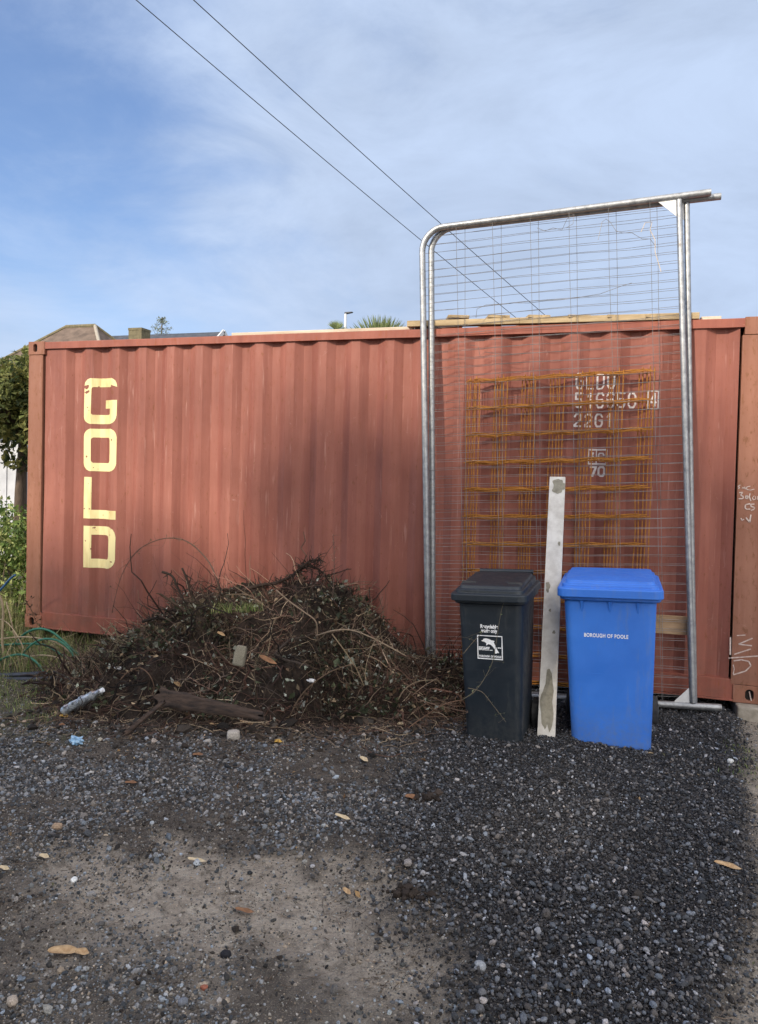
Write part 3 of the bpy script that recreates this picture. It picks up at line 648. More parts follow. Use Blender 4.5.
# loose wires hanging on the top of the mesh
def loose(uvs, r, mat, name, label, cat, Yb=-.085, dy=.02):
    m = MB(); k = random.Random(len(uvs) * 7 + int(uvs[0][0]))
    m.tube([at(u, v, Yb + k.uniform(-dy, dy)) for u, v in uvs], r, 5); return tag(m.build(name, mat, smooth=True), label, cat)
loose([(537,228),(545,231),(553,228),(562,230),(567,219),(574,214),(573,224),(566,228)], .0018, M['wire'], 'tie_wire', 'curled end of wire twisted over the top tube of the fence panel', 'wire')
loose([(598,240),(602,222),(606,219),(610,222),(616,231),(622,233),(632,233),(642,239),(650,239),(656,247)], .0018, M['wire'], 'tie_wire', 'kinked loose wire hanging near the top right of the fence mesh', 'wire')
loose([(641,232),(645,223),(652,222),(650,230),(655,240),(655,252),(658,262),(661,272)], .0026, M['timber_pale'], 'dry_tendril', 'pale dry tendril caught high in the fence mesh below the white corner plate', 'dry stem')
loose([(476,318),(477,309),(486,305),(500,304),(515,303),(530,303),(545,301),(560,300),(575,298),(600,294),(622,286),(632,283)], .0018, M['wire'], 'tie_wire', 'long loose wire bowed across the mesh just above the container roof', 'wire')
loose([(470,345),(478,346),(480,356),(485,352),(500,354),(516,354)], .0018, M['wire'], 'tie_wire', 'short wire bent over the mesh just below the container top rail', 'wire')

# ================================================================== RUSTY MESH SHEETS
offs = [(0, 0, 0, 0), (.024, .010, 0, .003), (.046, -.006, 0, -.004), (.070, .016, 0, .002), (.092, .004, 0, -.002)]
for k, (dx, dz, dz2, rot) in enumerate(offs):
    y0 = -.016 - k * .012
    t = tag(empty('rebar_mesh', (4.008 + dx, y0, -.08)), None) if False else empty('rebar_mesh', (4.008 + dx, y0, -.08), 'square mesh sheet of rusty orange steel rods in the stack behind the fence', 'steel mesh', 'stack of rusty mesh sheets')
    rr = np.random.default_rng(40 + k); z1 = 2.198 + dz; w = 1.222
    def B(a, z): return Vector((4.008 + dx + a - rot * (z - 1), y0 - .004 + .03 * 0, z + a * .045))
    m = MB(); zr = z1 - .025
    ph = rr.uniform(0, 6)
    while zr > -.05:
        m.tube([B(a, zr + .005 * math.sin(a * 2 * math.pi / .2763 + 1.0) + rr.normal(0, .001)) + Vector((0, -.003, 0)) for a in np.linspace(0, w, 31)], .0043, 5); zr -= .2
    m.build('cross_rods', M['rebar'], t)
    m = MB()
    for c in range(7):
        a = .015 + c * .2
        m.tube([B(a + rr.normal(0, .003), z) + Vector((0, .004, 0)) for z in np.linspace(-.08, z1, 9)], .0043, 5)
    m.build('long_rods', M['rebar'], t)

# board behind the fence at right
m = MB(); m.bar((4.9, -.100, .495), (5.585, -.096, .508), .022, .125); tag(m.build('board', M['timber_brown'], bevel=.003), 'short rough board fixed behind the fence mesh, right of the blue bin', 'board')
# leaning white plank
pk = empty('plank', (4.74, -.98, -.09), 'long narrow off white plank with cement smears, leaning between the two bins', 'plank')
a, b = Vector((4.732, -.985, -.10)), Vector((4.705, -.24, 1.487)); 
m = MB(); m.bar(a, b, .105, .028, (0, -1, .47)); m.build('board', M['conc_plank'], pk, bevel=.002)
dd = (b - a).normalized(); nn_ = Vector((0, -1, .47)); nn_ = (nn_ - dd * nn_.dot(dd)).normalized(); tt_ = dd.cross(nn_)
def smear(c0, cw, s0, s1, sd):
    m = MB(); n_ = 34; r2 = np.random.default_rng(sd); pts = []
    ph = r2.uniform(0, 6, 6)
    for k in range(n_):
        an = 2 * math.pi * k / n_; rr_ = 1 + .18 * math.sin(3 * an + ph[0]) + .12 * math.sin(5 * an + ph[1]) + .07 * math.sin(9 * an + ph[2])
        x = np.clip(c0 + cw * math.cos(an) * rr_, -.0515, .0515); s = (s0 + s1) / 2 + (s1 - s0) / 2 * math.sin(an) * min(rr_, 1.1)
        pts.append((x, min(s, (b - a).length - .002)))
    top = [a + dd * s + tt_ * x + nn_ * .0165 for x, s in pts]; bot = [a + dd * s + tt_ * x + nn_ * .0135 for x, s in pts]; q = len(top)
    m.add(top + bot, [tuple(range(q))] + [(i, (i + 1) % q, q + (i + 1) % q, q + i) for i in range(q)]); m.build('cement_smear', M['cement'], pk, bevel=.001)
Lp = (b - a).length
smear(.0, .036, .06, .42, 7); smear(.012, .045, Lp - .125, Lp - .02, 2); smear(-.03, .012, .93, 1.0, 3); smear(.03, .007, 1.25, 1.28, 4); smear(-.01, .006, .80, .82, 5); smear(.02, .008, .66, .68, 6)

# ================================================================== WHEELED BINS
def rring(w, d, r, z, cx=0, cy=0, n=5, bow=0):
    """rounded rectangle ring, centred at cx, cy"""
    o = []
    for sx, sy, a0 in ((1, -1, -90), (1, 1, 0), (-1, 1, 90), (-1, -1, 180)):
        for k in range(n):
            a = R(a0 + 90 * k / (n - 1)); o.append((cx + sx * (w / 2 - r) + r * math.cos(a), cy + sy * (d / 2 - r) + r * math.sin(a), z))
    return o
def loft(rings, cap0=True, cap1=True):
    m = MB(); n = len(rings[0]); v = [p for r in rings for p in r]; f = []
    for i in range(len(rings) - 1):
        for k in range(n): f.append((i*n+k, i*n+(k+1)%n, (i+1)*n+(k+1)%n, (i+1)*n+k))
    if cap0: f.append(tuple(range(n))[::-1])
    if cap1: f.append(tuple(range((len(rings)-1)*n, len(rings)*n)))
    return m.add(v, f)
def text_mesh(txt, size, name, mat, bold=0, shear=0, spacing=1, scx=1):
    cu = bpy.data.curves.new('t', 'FONT'); cu.body = txt; cu.size = size; cu.align_x = 'CENTER'; cu.align_y = 'CENTER'; cu.offset = bold; cu.space_character = spacing; cu.shear = shear
    ob = bpy.data.objects.new('t', cu); COL.objects.link(ob); dg = bpy.context.evaluated_depsgraph_get(); me = bpy.data.meshes.new_from_object(ob.evaluated_get(dg))
    V_ = [(v.co.x * scx, 0, v.co.y) for v in me.vertices]; F_ = [tuple(p.vertices) for p in me.polygons]
    bpy.data.objects.remove(ob); bpy.data.curves.remove(cu); return V_, F_
def local_build(mb_, name, mat, root, **k):
    """geometry given in the thing's own coordinates"""
    o = mb_.build(name, mat, None, **k); o.parent = root; return o
def wheelie(name, loc, rz, label, mat, wt, wb, dt, db, H, lw, ld, style, ry=0):
    t = empty(name, loc, label, 'wheelie bin'); t.rotation_euler = (0, ry, rz)
    hb = H * .885
    # body: front face at y=0 (top), back at y=dt; floor raised at the back for the wheels
    rings = []
    for k, z in enumerate([0, .012, .05, .3, .55, hb - .075, hb - .055, hb - .05, hb]):
        u = z / hb; w = wb + (wt - wb) * u; d = db + (dt - db) * u; fy = .035 * (1 - u)
        rr_ = .045 if k else .03
        e = 0 if k else -.012
        if z >= hb - .05: w += .012; d += .012; fy -= .006
        rings.append([(x, y, zz) for x, y, zz in rring(w + e, d + e, rr_, z, 0, fy + d / 2)])
    local_build(loft(rings), 'body', mat, t, smooth=True, bevel=.003)
    # collar ribs under the rim
    for x in ((-.3, 0, .3) if 'grips' not in style else ()):
        m = MB(); x *= wt; m.add([(x - .012, -.001, hb - .055), (x + .012, -.001, hb - .055), (x + .003, .004, hb - .12), (x - .003, .004, hb - .12), (x - .008, -.012, hb - .055), (x + .008, -.012, hb - .055)], [(0,1,2,3),(4,5,1,0),(4,3,2,5),(0,3,4),(1,5,2)])
        local_build(m, 'collar_rib', mat, t)
    # rim
    rings = [rring(wt + .03, dt + .03, .05, hb - .052, 0, dt / 2), rring(wt + .045, dt + .045, .055, hb - .046, 0, dt / 2), rring(wt + .045, dt + .045, .055, hb - .004, 0, dt / 2), rring(wt + .02, dt + .02, .05, hb, 0, dt / 2)]
    local_build(loft(rings), 'rim', mat, t, smooth=True, bevel=.002)
    # lid: skirt, step and raised panel, climbing to the hinge
    def sl(r, k): return [(x, y, z + k * (y + .03)) for x, y, z in r]
    cy = dt / 2 - .012; z0 = hb - .030; K = style['slope']
    zs_l = z0 + style['skirt']; dm = style['dome']
    rings = [sl(rring(lw - .012, ld - .012, .045, z0, 0, cy), K * .3), sl(rring(lw, ld, .05, z0 + .003, 0, cy), K * .3), sl(rring(lw - .002, ld - .002, .05, zs_l, 0, cy), K * .5),
             sl(rring(lw - .012, ld - .012, .046, zs_l + .004, 0, cy), K * .5), sl(rring(lw - .050, ld - .060, .04, zs_l + .006, 0, cy), K * .6), sl(rring(lw - .054, ld - .066, .04, zs_l + .022, 0, cy), K * .8),
             sl(rring(lw - .062, ld - .076, .036, zs_l + .026, 0, cy), K), sl(rring(lw - .084, ld - .110, .034, zs_l + .027, 0, cy), K), sl(rring(lw - .094, ld - .128, .034, zs_l + .043, 0, cy), K), sl(rring(lw - .106, ld - .144, .032, zs_l + .046, 0, cy), K),
             sl(rring(lw - .25, ld - .36, .03, zs_l + .046 + dm, 0, cy), K)]
    lid = local_build(loft(rings), 'lid', mat, t, bevel=.003, seg=3)
    # grips in the lid's front corners
    if style.get('grips'):
        for s in (-1, 1):
            m = MB(); x = s * lw * .30; y = -.018 + .050; z = z0 + style['skirt'] + .024 + K * .08
            m.add([(x-.05,y,z+.001),(x+.05,y,z+.001),(x+.042,y+.045,z+.034),(x-.042,y+.045,z+.034),(x-.05,y+.004,z-.015),(x+.05,y+.004,z-.015)], [(0,1,2,3),(4,5,1,0)])
            g_ = local_build(m, 'grip', M['rubber'], lid)
    # hinge bar and handle at the back
    zb = hb + style['bar']; m = MB(); wbh = wt * .9
    m.tube([(-wbh/2, dt + .045, zb), (wbh/2, dt + .045, zb)], .017, 10); local_build(m, 'handle', mat, t, smooth=True)
    for s in (-1, 0, 1):
        m = MB(); m.bar((s * wbh * .42, dt - .01, hb - .06), (s * wbh * .42, dt + .05, zb + .002), .035, .03); local_build(m, 'handle_bracket', mat, t, bevel=.004)
    # wheels
    rw = .10; ax_y = db + .03
    m = MB(); m.tube([(-wb/2 - .045, ax_y, rw), (wb/2 + .045, ax_y, rw)], .011, 10); local_build(m, 'axle', M['galv'], t)
    for s in (-1, 1):
        xa, xb = s * (wb/2 + .012), s * (wb/2 + .058)
        m = MB(); m.tube([(xa, ax_y, rw), (xa + (xb-xa)*.1, ax_y, rw), (xb - (xb-xa)*.1, ax_y, rw), (xb, ax_y, rw)], [rw*.93, rw, rw, rw*.93], 28); w_ = local_build(m, 'wheel', M['rubber'], t, smooth=True)
        m = MB(); m.tube([(xb - (xb-xa)*.02, ax_y, rw), (xb + s*.006, ax_y, rw)], [rw*.55, rw*.5], 18); local_build(m, 'hub', M['black'], w_, smooth=True)
    return t, hb
tb, hbB = wheelie('wheelie_bin', (5.102, -1.005, -.104), R(-.5), 'bright blue plastic wheelie bin printed BOROUGH OF POOLE', M['blue'], .520, .445, .64, .52, 1.06, .590, .715, dict(slope=.012, skirt=.048, dome=.008, bar=.02), -.036)
tk, hbK = wheelie('wheelie_bin', (4.438, -1.175, -.110), R(-3), 'black plastic wheelie bin with white dolphin emblem, beside the brush heap', M['black'], .385, .330, .50, .40, 1.02, .456, .60, dict(slope=.055, skirt=.038, dome=.006, bar=.075, grips=True), -.045)
def on_front(V_, x, z, hb, off=.0015):
    """stand flat print on the sloping front face"""
    return [(vx + x, .035 * (1 - (vz + z) / hb) - off, vz + z) for vx, _, vz in V_]
V_, F_ = text_mesh('BOROUGH OF POOLE', .031, 't', None, .0008, 0, 1.12, 1.0); m = MB(); xs_t = [v[0] for v in V_]; k_ = .246 / (max(xs_t) - min(xs_t)); V_ = [(a * k_, b_, c * 1.0) for a, b_, c in V_]
m.add(on_front(V_, -.022, .680, hbB), F_); local_build(m, 'printed_name', M['bin_print'], tb)
for txt, z_, w_ in (('Recyclable', .695, .105), ('waste only', .670, .095)):
    V_, F_ = text_mesh(txt, .030, 't', None, .0012, 0, 1.0); xs_t = [v[0] for v in V_]; k_ = w_ / (max(xs_t) - min(xs_t)); m = MB()
    m.add(on_front([(a * k_, b_, c) for a, b_, c in V_], -.006, z_ + .022, hbK), F_); local_build(m, 'printed_words', M['bin_print'], tk)
# emblem: square frame, leaping dolphin, broken bands of water, line of small lettering
m = MB(); W2, H2, cx_, cz_ = .150, .142, -.004, .594
def ef(pts): m.add(on_front([(a, 0, c) for a, c in pts], cx_, cz_, hbK), [tuple(range(len(pts)))])
fw = .0055
for a0, a1, c0, c1 in ((-W2/2, W2/2, H2/2 - fw, H2/2), (-W2/2, W2/2, -H2/2, -H2/2 + .006), (-W2/2, -W2/2 + fw, -H2/2 + .0061, H2/2 - fw - .0001), (W2/2 - fw, W2/2, -H2/2 + .0061, H2/2 - fw - .0001)): ef([(a0, c0), (a1, c0), (a1, c1), (a0, c1)])
dol = [(-.052,.036),(-.042,.041),(-.037,.050),(-.022,.053),(-.006,.050),(.010,.043),(.020,.042),(.029,.040),(.023,.031),(.030,.018),(.037,.002),(.043,-.012),(.052,-.026),(.054,-.031),(.044,-.029),(.036,-.035),(.030,-.033),(.031,-.020),(.027,-.008),(.018,.005),(.006,.016),(-.008,.020),(-.018,.012),(-.022,.012),(-.020,.024),(-.032,.032),(-.043,.034)]
ef(dol[::-1])
r9 = random.Random(4)
for zb_, th in ((.000, .006), (-.008, .007), (-.016, .005)):
    x = -W2/2 + .008
    while x < W2/2 - .012:
        w_ = r9.uniform(.008, .026)
        xx = min(x + w_, W2/2 - .007)
        inside = (x < .045 + (-zb_) * .6) and (xx > .012 - zb_ * 1.0)
        if not inside: ef([(x, zb_ - th/2), (xx, zb_ - th/2 + .001), (xx, zb_ + th/2), (x, zb_ + th/2 - .001)])
        x += w_ + r9.uniform(.001, .004)
V_, F_ = text_mesh('BOROUGH OF POOLE', .016, 't', None, .0008, 0, 1.1); xs_t = [v[0] for v in V_]; k_ = .132 / (max(xs_t) - min(xs_t)); m.add(on_front([(a * k_, b_, c) for a, b_, c in V_], cx_, cz_ - .054, hbK), F_)
local_build(m, 'dolphin_emblem', M['bin_print'], tk)

# ================================================================== HEAP OF UPROOTED SHRUBS
RX = [1.0, 1.35, 1.7, 2.0, 2.3, 2.6, 2.85, 3.05, 3.3, 3.6, 3.95, 4.2, 4.4]
RZ = [-.14, .04, .26, .47, .46, .52, .62, .54, .37, .25, .13, .0, -.13]
FY = [-1.35, -1.5, -1.58, -1.62, -1.58, -1.50, -1.42, -1.36, -1.30, -1.22, -1.08, -.9, -.7]
def heap(x, y):
    rz = np.interp(x, RX, RZ); fy = np.interp(x, RX, FY); u = np.clip((-.38 - y) / (-.38 - fy), 0, 1.2)
    g0 = gz(x, y); h = (rz - g0) * np.clip(1 - u ** 1.25, 0, 1) * np.where((x > .9) & (x < 4.5), 1, 0)
    h = h * (1 + .34 * snoise(x, y, 6.5, 90, 3)) + .07 * snoise(x, y, 15, 91, 3) * np.clip(h * 8, 0, 1)
    return g0 + np.maximum(h, 0) - .012
hp = empty('brush_heap', (2.7, -.8, -.1), 'heap of uprooted shrubs, roots, dead twigs and dark soil piled against the container', 'brush heap')
xs = np.arange(.92, 4.5, .022); ys = np.arange(-1.85, -.03, .022); X, Y = np.meshgrid(xs, ys, indexing='ij'); Zh = heap(X, Y)
MBh = MB(); MBh.grid(np.stack([X, Y, Zh], -1)[:, ::-1]); MBh.build('soil_core', M['soil'], hp, smooth=True, bevel=None)
def heap_pts(n, wfn=None):
    out = []; tot = 0
    while tot < n:
        x = rng.uniform(1.0, 4.42, n); y = rng.uniform(-1.6, -.08, n); z = heap(x, y); hh = z - gz(x, y)
        k = (hh > .015) & (rng.uniform(size=n) < (1 if wfn is None else wfn(x, y, hh)))
        out.append(np.stack([x[k], y[k], z[k]], 1)); tot += k.sum()
    return np.concatenate(out)[:n]
def heap_normals(P, e=.05):
    gx = (heap(P[:, 0] + e, P[:, 1]) - heap(P[:, 0] - e, P[:, 1])) / (2 * e); gy = (heap(P[:, 0], P[:, 1] + e) - heap(P[:, 0], P[:, 1] - e)) / (2 * e)
    n = np.stack([-gx, -gy, np.ones(len(P))], 1); return n / np.linalg.norm(n, axis=1, keepdims=True)
OFF = np.array([2.7, -.8, -.1])
CL = heap_pts(95); CLD = heap_normals(CL) * .9 + rng.normal(0, .8, (95, 3)); CLC = rng.integers(0, 100, 95); CLB = np.exp(rng.normal(0, .35, 95))
def twig_batch(n, l0, ls, r0, r1, curl, lift, cols, k=7, sides=4, wfn=None, out=.0, name='twigs', droop=.5, label=None):
    P0 = heap_pts(n, wfn); Nn = heap_normals(P0); D = rng.normal(size=(n, 3)) * .75; D += Nn * lift * .8
    near = np.argmin(((P0[:, None] - CL[None]) ** 2).sum(2), 1); D += CLD[near] * .9; D[:, 1] -= .35; D /= np.linalg.norm(D, axis=1, keepdims=True)
    Lg = rng.lognormal(np.log(l0), ls, n); A = rng.normal(size=(n, 3)) * curl; t = np.linspace(0, 1, k)
    pts = [P0 - D * Lg[:, None] * .12 + Nn * out]; d = D.copy()
    for j in range(1, k):
        d = d + A / k + rng.normal(size=(n, 3)) * curl * .22; d[:, 2] -= droop * curl / k; d /= np.linalg.norm(d, axis=1, keepdims=True)
        pts.append(pts[-1] + d * (Lg / (k - 1))[:, None])
    P = np.stack(pts, 1)
    zh = heap(P[..., 0], P[..., 1]) - .006; P[..., 2] = np.maximum(P[..., 2], np.where((P[..., 1] < -.02), zh, P[..., 2])); P[..., 1] = np.minimum(P[..., 1], -.022)
    rad = np.exp(rng.uniform(np.log(r0), np.log(r1), n))[:, None] * (1 - .65 * t)[None]
    V, F = many_tubes(P, rad, sides); ci = np.where(rng.uniform(size=n) < .6, CLC[near] % len(cols), rng.integers(0, len(cols), n)); C = np.array(cols)[ci] * .74 * np.exp(rng.normal(0, .42, (n, 1))) * CLB[near][:, None] * np.clip(.80 + .8 * snoise(P0[:, 0], P0[:, 1] + P0[:, 2], 6, 97), .25, 1.5)[:, None]
    o = fast_mesh(name, V - OFF, F, M['twig'], np.repeat(C, k * sides, 0), parent=hp); tag(o, label, None, kind='stuff'); return P
DK = [(.045, .026, .020), (.080, .042, .031), (.11, .060, .043), (.055, .042, .034)]; MD = [(.16, .11, .075), (.22, .16, .11), (.14, .10, .08), (.13, .08, .06)]; PL = [(.34, .26, .17), (.42, .34, .24), (.28, .22, .15)]
Pt = twig_batch(2700, .20, .45, .0012, .0038, .9, .7, DK + MD[:2])
twig_batch(3200, .10, .45, .0007, .0017, 1.3, .8, DK + MD, k=6, sides=3, name='fine_twigs')
twig_batch(900, .22, .4, .0020, .0052, .6, .45, MD + PL[:1], name='twigs')
twig_batch(480, .15, .38, .0014, .0034, .45, .5, PL, name='pale_twigs')  # pale wood, with more twigs added as painted highlights
twig_batch(360, .32, .4, .0035, .011, 1.7, .5, DK, k=10, sides=6, name='roots')
twig_batch(1100, .15, .4, .0010, .0022, .9, .5, MD + DK + PL[:1], wfn=lambda x, y, h: (x > 3.2) * 1.0, name='fine_twigs')
# leaves: dark glossy, grey-green undersides, some brown
P0 = heap_pts(4700, lambda x, y, h: np.clip(.25 + 1.5 * snoise(x, y, 6, 95) + .25 * (x > 3.0), .03, 1)); n = len(P0)
P0 += heap_normals(P0) * rng.uniform(0, .085, (n, 1)); P0[:, 1] = np.minimum(P0[:, 1], -.03)
V, F = leaf_quads(P0, rng.lognormal(np.log(.031), .38, n), .6)
lc = np.array([(.045, .055, .03), (.075, .09, .045), (.03, .036, .02), (.15, .115, .07), (.22, .23, .18), (.11, .07, .042), (.05, .05, .03)])[rng.choice(7, n, p=[.22, .14, .2, .14, .08, .12, .10])] * np.exp(rng.normal(0, .2, (n, 1)))
tag(fast_mesh('leaves', V - OFF, F, M['leafm'], np.repeat(lc, 5, 0), parent=hp), kind='stuff')
# pale curled leaves (grey undersides; extra ones paint highlight speckles on the heap)
P0 = heap_pts(760, lambda x, y, h: .35 + .6 * (x > 3.0)); n = len(P0); P0 += heap_normals(P0) * rng.uniform(.02, .09, (n, 1)); P0[:, 1] = np.minimum(P0[:, 1], -.03)
V, F = leaf_quads(P0, rng.lognormal(np.log(.028), .3, n), .6); lc = np.array([(.44, .46, .40), (.34, .37, .29), (.40, .30, .19)])[rng.choice(3, n)] * np.exp(rng.normal(0, .2, (n, 1)))
tag(fast_mesh('pale_leaves', V - OFF, F, M['leafm'], np.repeat(lc, 5, 0), parent=hp), kind='stuff')

# individual branches one can follow by eye
def branch(uvs, Y0, r0, r1, col, name, label, cat='branch', twigs=0, tl=.1, tcol=None, leaves=0, lcol=(.10, .11, .06), lsz=.022, seed=1, wander=.02, Y1=None, tdown=0):
    r2 = np.random.default_rng(seed); k = len(uvs); Y1 = Y0 if Y1 is None else Y1
    pts = [at(u, v, Y0 + (Y1 - Y0) * i / (k - 1) + r2.normal(0, wander)) for i, (u, v) in enumerate(uvs)]
    # smooth (Catmull-Rom)
    sp = []
    for i in range(k - 1):
        p0, p1, p2, p3 = pts[max(i-1, 0)], pts[i], pts[i+1], pts[min(i+2, k-1)]
        for t in np.arange(0, 1, .25): sp.append(.5 * ((2*p1) + (-p0 + p2)*t + (2*p0 - 5*p1 + 4*p2 - p3)*t*t + (-p0 + 3*p1 - 3*p2 + p3)*t**3))
    sp.append(pts[-1]); q = len(sp)
    root = empty(name, tuple(sp[0]), label, cat)
    m = MB(); c = np.array(col)
    m.tube(sp, [r0 + (r1 - r0) * i / (q - 1) + r2.normal(0, .06) * r0 * .6 for i in range(q)], 7, col=col); m.build('stem', M['twig'], root, smooth=True, bevel=None, colattr=True)
    ends = []
    if twigs:
        m = MB(); 
        for _ in range(twigs):
            i = r2.integers(max(1, q // 6), q); d = Vector(r2.normal(0, 1, 3)); d.y *= .5; d.z -= tdown; d.normalize(); p = sp[i]; L_ = tl * r2.lognormal(0, .45); tp = [p]
            for j in range(5):
                d = (d + Vector(r2.normal(0, .28, 3))).normalized(); tp.append(tp[-1] + d * L_ / 5); tp[-1].y = min(tp[-1].y, -.03)
            m.tube(tp, [max(.0006, r1 * (1 - .13 * j)) * .8 for j in range(6)], 4, False, col=tuple(np.array(tcol if tcol else col) * r2.uniform(.7, 1.3))); ends += tp[1:]
        o = m.build('side_twigs', M['twig'], root, smooth=True, bevel=None, colattr=True); o['kind'] = 'stuff'
    if leaves:
        src = ends + sp; C = np.array([tuple(src[j]) for j in r2.integers(0, len(src), leaves)]) + r2.normal(0, .006, (leaves, 3))
        V, F = leaf_quads(C, r2.lognormal(np.log(lsz), .3, leaves), .55); V[:, 1] = np.minimum(V[:, 1], -.008)
        fast_mesh('leaves', V - np.array(sp[0]), F, M['leafm'], np.repeat(np.array(lcol) * np.exp(r2.normal(0, .25, (leaves, 1))), 5, 0), parent=root)['kind'] = 'stuff'
    return root
branch([(222,600),(214,572),(204,556),(188,542),(170,538),(152,542),(136,552),(124,570),(117,590),(112,612)], -.55, .006, .002, (.11, .07, .05), 'bramble_stem', 'thin arching bramble stem looping left over the heap in front of the container', 'stem', 26, .10, (.13, .08, .06), 30, (.16, .12, .07), .016, 3, Y1=-.35)
branch([(238,592),(258,586),(276,583),(292,576),(302,567),(310,561),(320,560)], -.42, .016, .006, (.035, .022, .015), 'root_branch', 'thick dark gnarled root rising to the top of the heap', 'branch', 130, .055, (.045, .03, .022), 0, seed=4)
branch([(296,572),(308,566),(322,572),(330,584)], -.40, .011, .004, (.03, .02, .014), 'root_branch', 'short dark root end curling right at the top of the heap', 'branch', 90, .055, (.04, .027, .02), seed=5)
branch([(318,645),(326,622),(332,600),(334,575),(334,548),(333,536)], -.5, .004, .002, (.12, .08, .06), 'upright_sprig', 'thin upright sprig with small pale buds standing above the heap', 'sprig', 30, .05, (.13, .09, .06), 26, (.30, .24, .17), .012, 6)
branch([(162,572),(172,576),(178,588),(184,600),(196,604)], -.7, .010, .006, (.025, .017, .012), 'root_stub', 'short dark bent root at the upper left of the heap', 'root', 16, .06, seed=7)
branch([(182,568),(188,582),(190,592),(200,606),(206,620)], -.7, .008, .006, (.03, .02, .014), 'root_stub', 'second dark root, upright beside the bent one at upper left of the heap', 'root', 14, .06, seed=8)
branch([(160,594),(172,602),(186,612)], -.8, .008, .009, (.05, .032, .02), 'cut_stub', 'broken stub with a pale orange tip pointing left from the heap', 'stub', 6, .05, seed=9)
branch([(137,602),(150,610),(168,620),(185,630)], -.85, .003, .005, (.06, .038, .028), 'stick', 'thin straight dark stick sloping down at the left of the heap', 'stick', 4, .06, seed=10)
branch([(142,622),(156,618),(170,620),(176,628)], -.75, .012, .010, (.022, .016, .012), 'root_stub', 'black lump of root in front of the container bottom rail', 'root', 40, .06, (.03, .02, .015), seed=11)
branch([(276,590),(290,602),(304,612),(316,622),(317,640)], -.95, .006, .004, (.22, .16, .11), 'stick', 'pale brown stick bent down through the middle of the heap', 'stick', 8, .08, seed=12)
branch([(316,636),(332,631),(350,630),(368,636),(388,646),(406,656)], -.98, .0055, .003, (.25, .19, .13), 'stick', 'long pale stick arching right across the heap', 'stick', 10, .10, seed=13)
branch([(332,634),(344,650),(356,668),(364,686)], -1.05, .0045, .003, (.20, .15, .09), 'stick', 'pale stick falling steeply below the long arching stick', 'stick', 6, .09, seed=14)
branch([(398,700),(406,688),(420,681),(438,680)], -1.15, .0035, .002, (.20, .15, .10), 'stick', 'thin pale stick near the right foot of the heap, almost level', 'stick', 6, .09, seed=15)
branch([(290,716),(298,700),(310,686),(330,672),(352,664)], -1.25, .004, .003, (.15, .10, .065), 'stick', 'brown stick low in the front of the heap leaning right', 'stick', 10, .09, seed=16)
branch([(372,600),(366,620),(362,640)], -.5, .003, .003, (.14, .11, .07), 'withered_weed', 'thin dry weed stem standing against the container right of the heap top', 'dry stem', 26, .05, None, 60, (.20, .16, .10), .012, 17)
branch([(104,636),(112,626),(118,640),(112,655),(118,670)], -1.0, .004, .003, (.20, .17, .10), 'dry_weed', 'pale bushy dry weed at the left end of the heap', 'dry weed', 40, .07, (.22, .18, .12), 110, (.26, .24, .15), .014, 18)
branch([(120,680),(128,672),(140,668),(150,676),(154,690),(146,700)], -1.35, .004, .0035, (.14, .085, .055), 'curled_root', 'thin root curled in a loop at the left foot of the heap', 'root', 8, .08, seed=19)
branch([(178,660),(190,676),(206,688),(224,696)], -1.2, .006, .005, (.06, .04, .028), 'stick', 'dark stick lying in the heap above the rotten board', 'stick', 10, .08, seed=20)
branch([(408,728),(425,716),(445,704),(462,700)], -1.2, .004, .002, (.17, .10, .065), 'stick', 'reddish brown stick at the right foot of the heap', 'stick', 24, .10, (.18, .11, .07), seed=21)
branch([(420,700),(440,706),(468,712)], -1.15, .004, .0015, (.15, .10, .07), 'stick', 'thin brown stick reaching from the heap towards the black bin', 'stick', 20, .09, seed=22)
for k, (uvs, lb) in enumerate([([(463,654),(474,641),(485,630)], 'thin twig slanting up across the left of the black bin'), ([(468,688),(482,692),(492,704),(506,722)], 'thin twig with tiny leaves hanging over the lower front of the black bin')]):
    branch(uvs, -1.19, .0022, .0010, (.16, .13, .09), 'twig', lb, 'twig', 6, .05, None, 14 * k + 4, (.14, .16, .08), .011, 30 + k, wander=.004)
branch([(462,700),(476,690),(488,672),(494,655),(501,612),(505,601)], -1.21, .0024, .0008, (.15, .13, .09), 'twig', 'long thin trailing twig leaning up the front of the black bin to its lid', 'twig', 10, .05, None, 14, (.12, .15, .07), .012, 33, wander=.003)

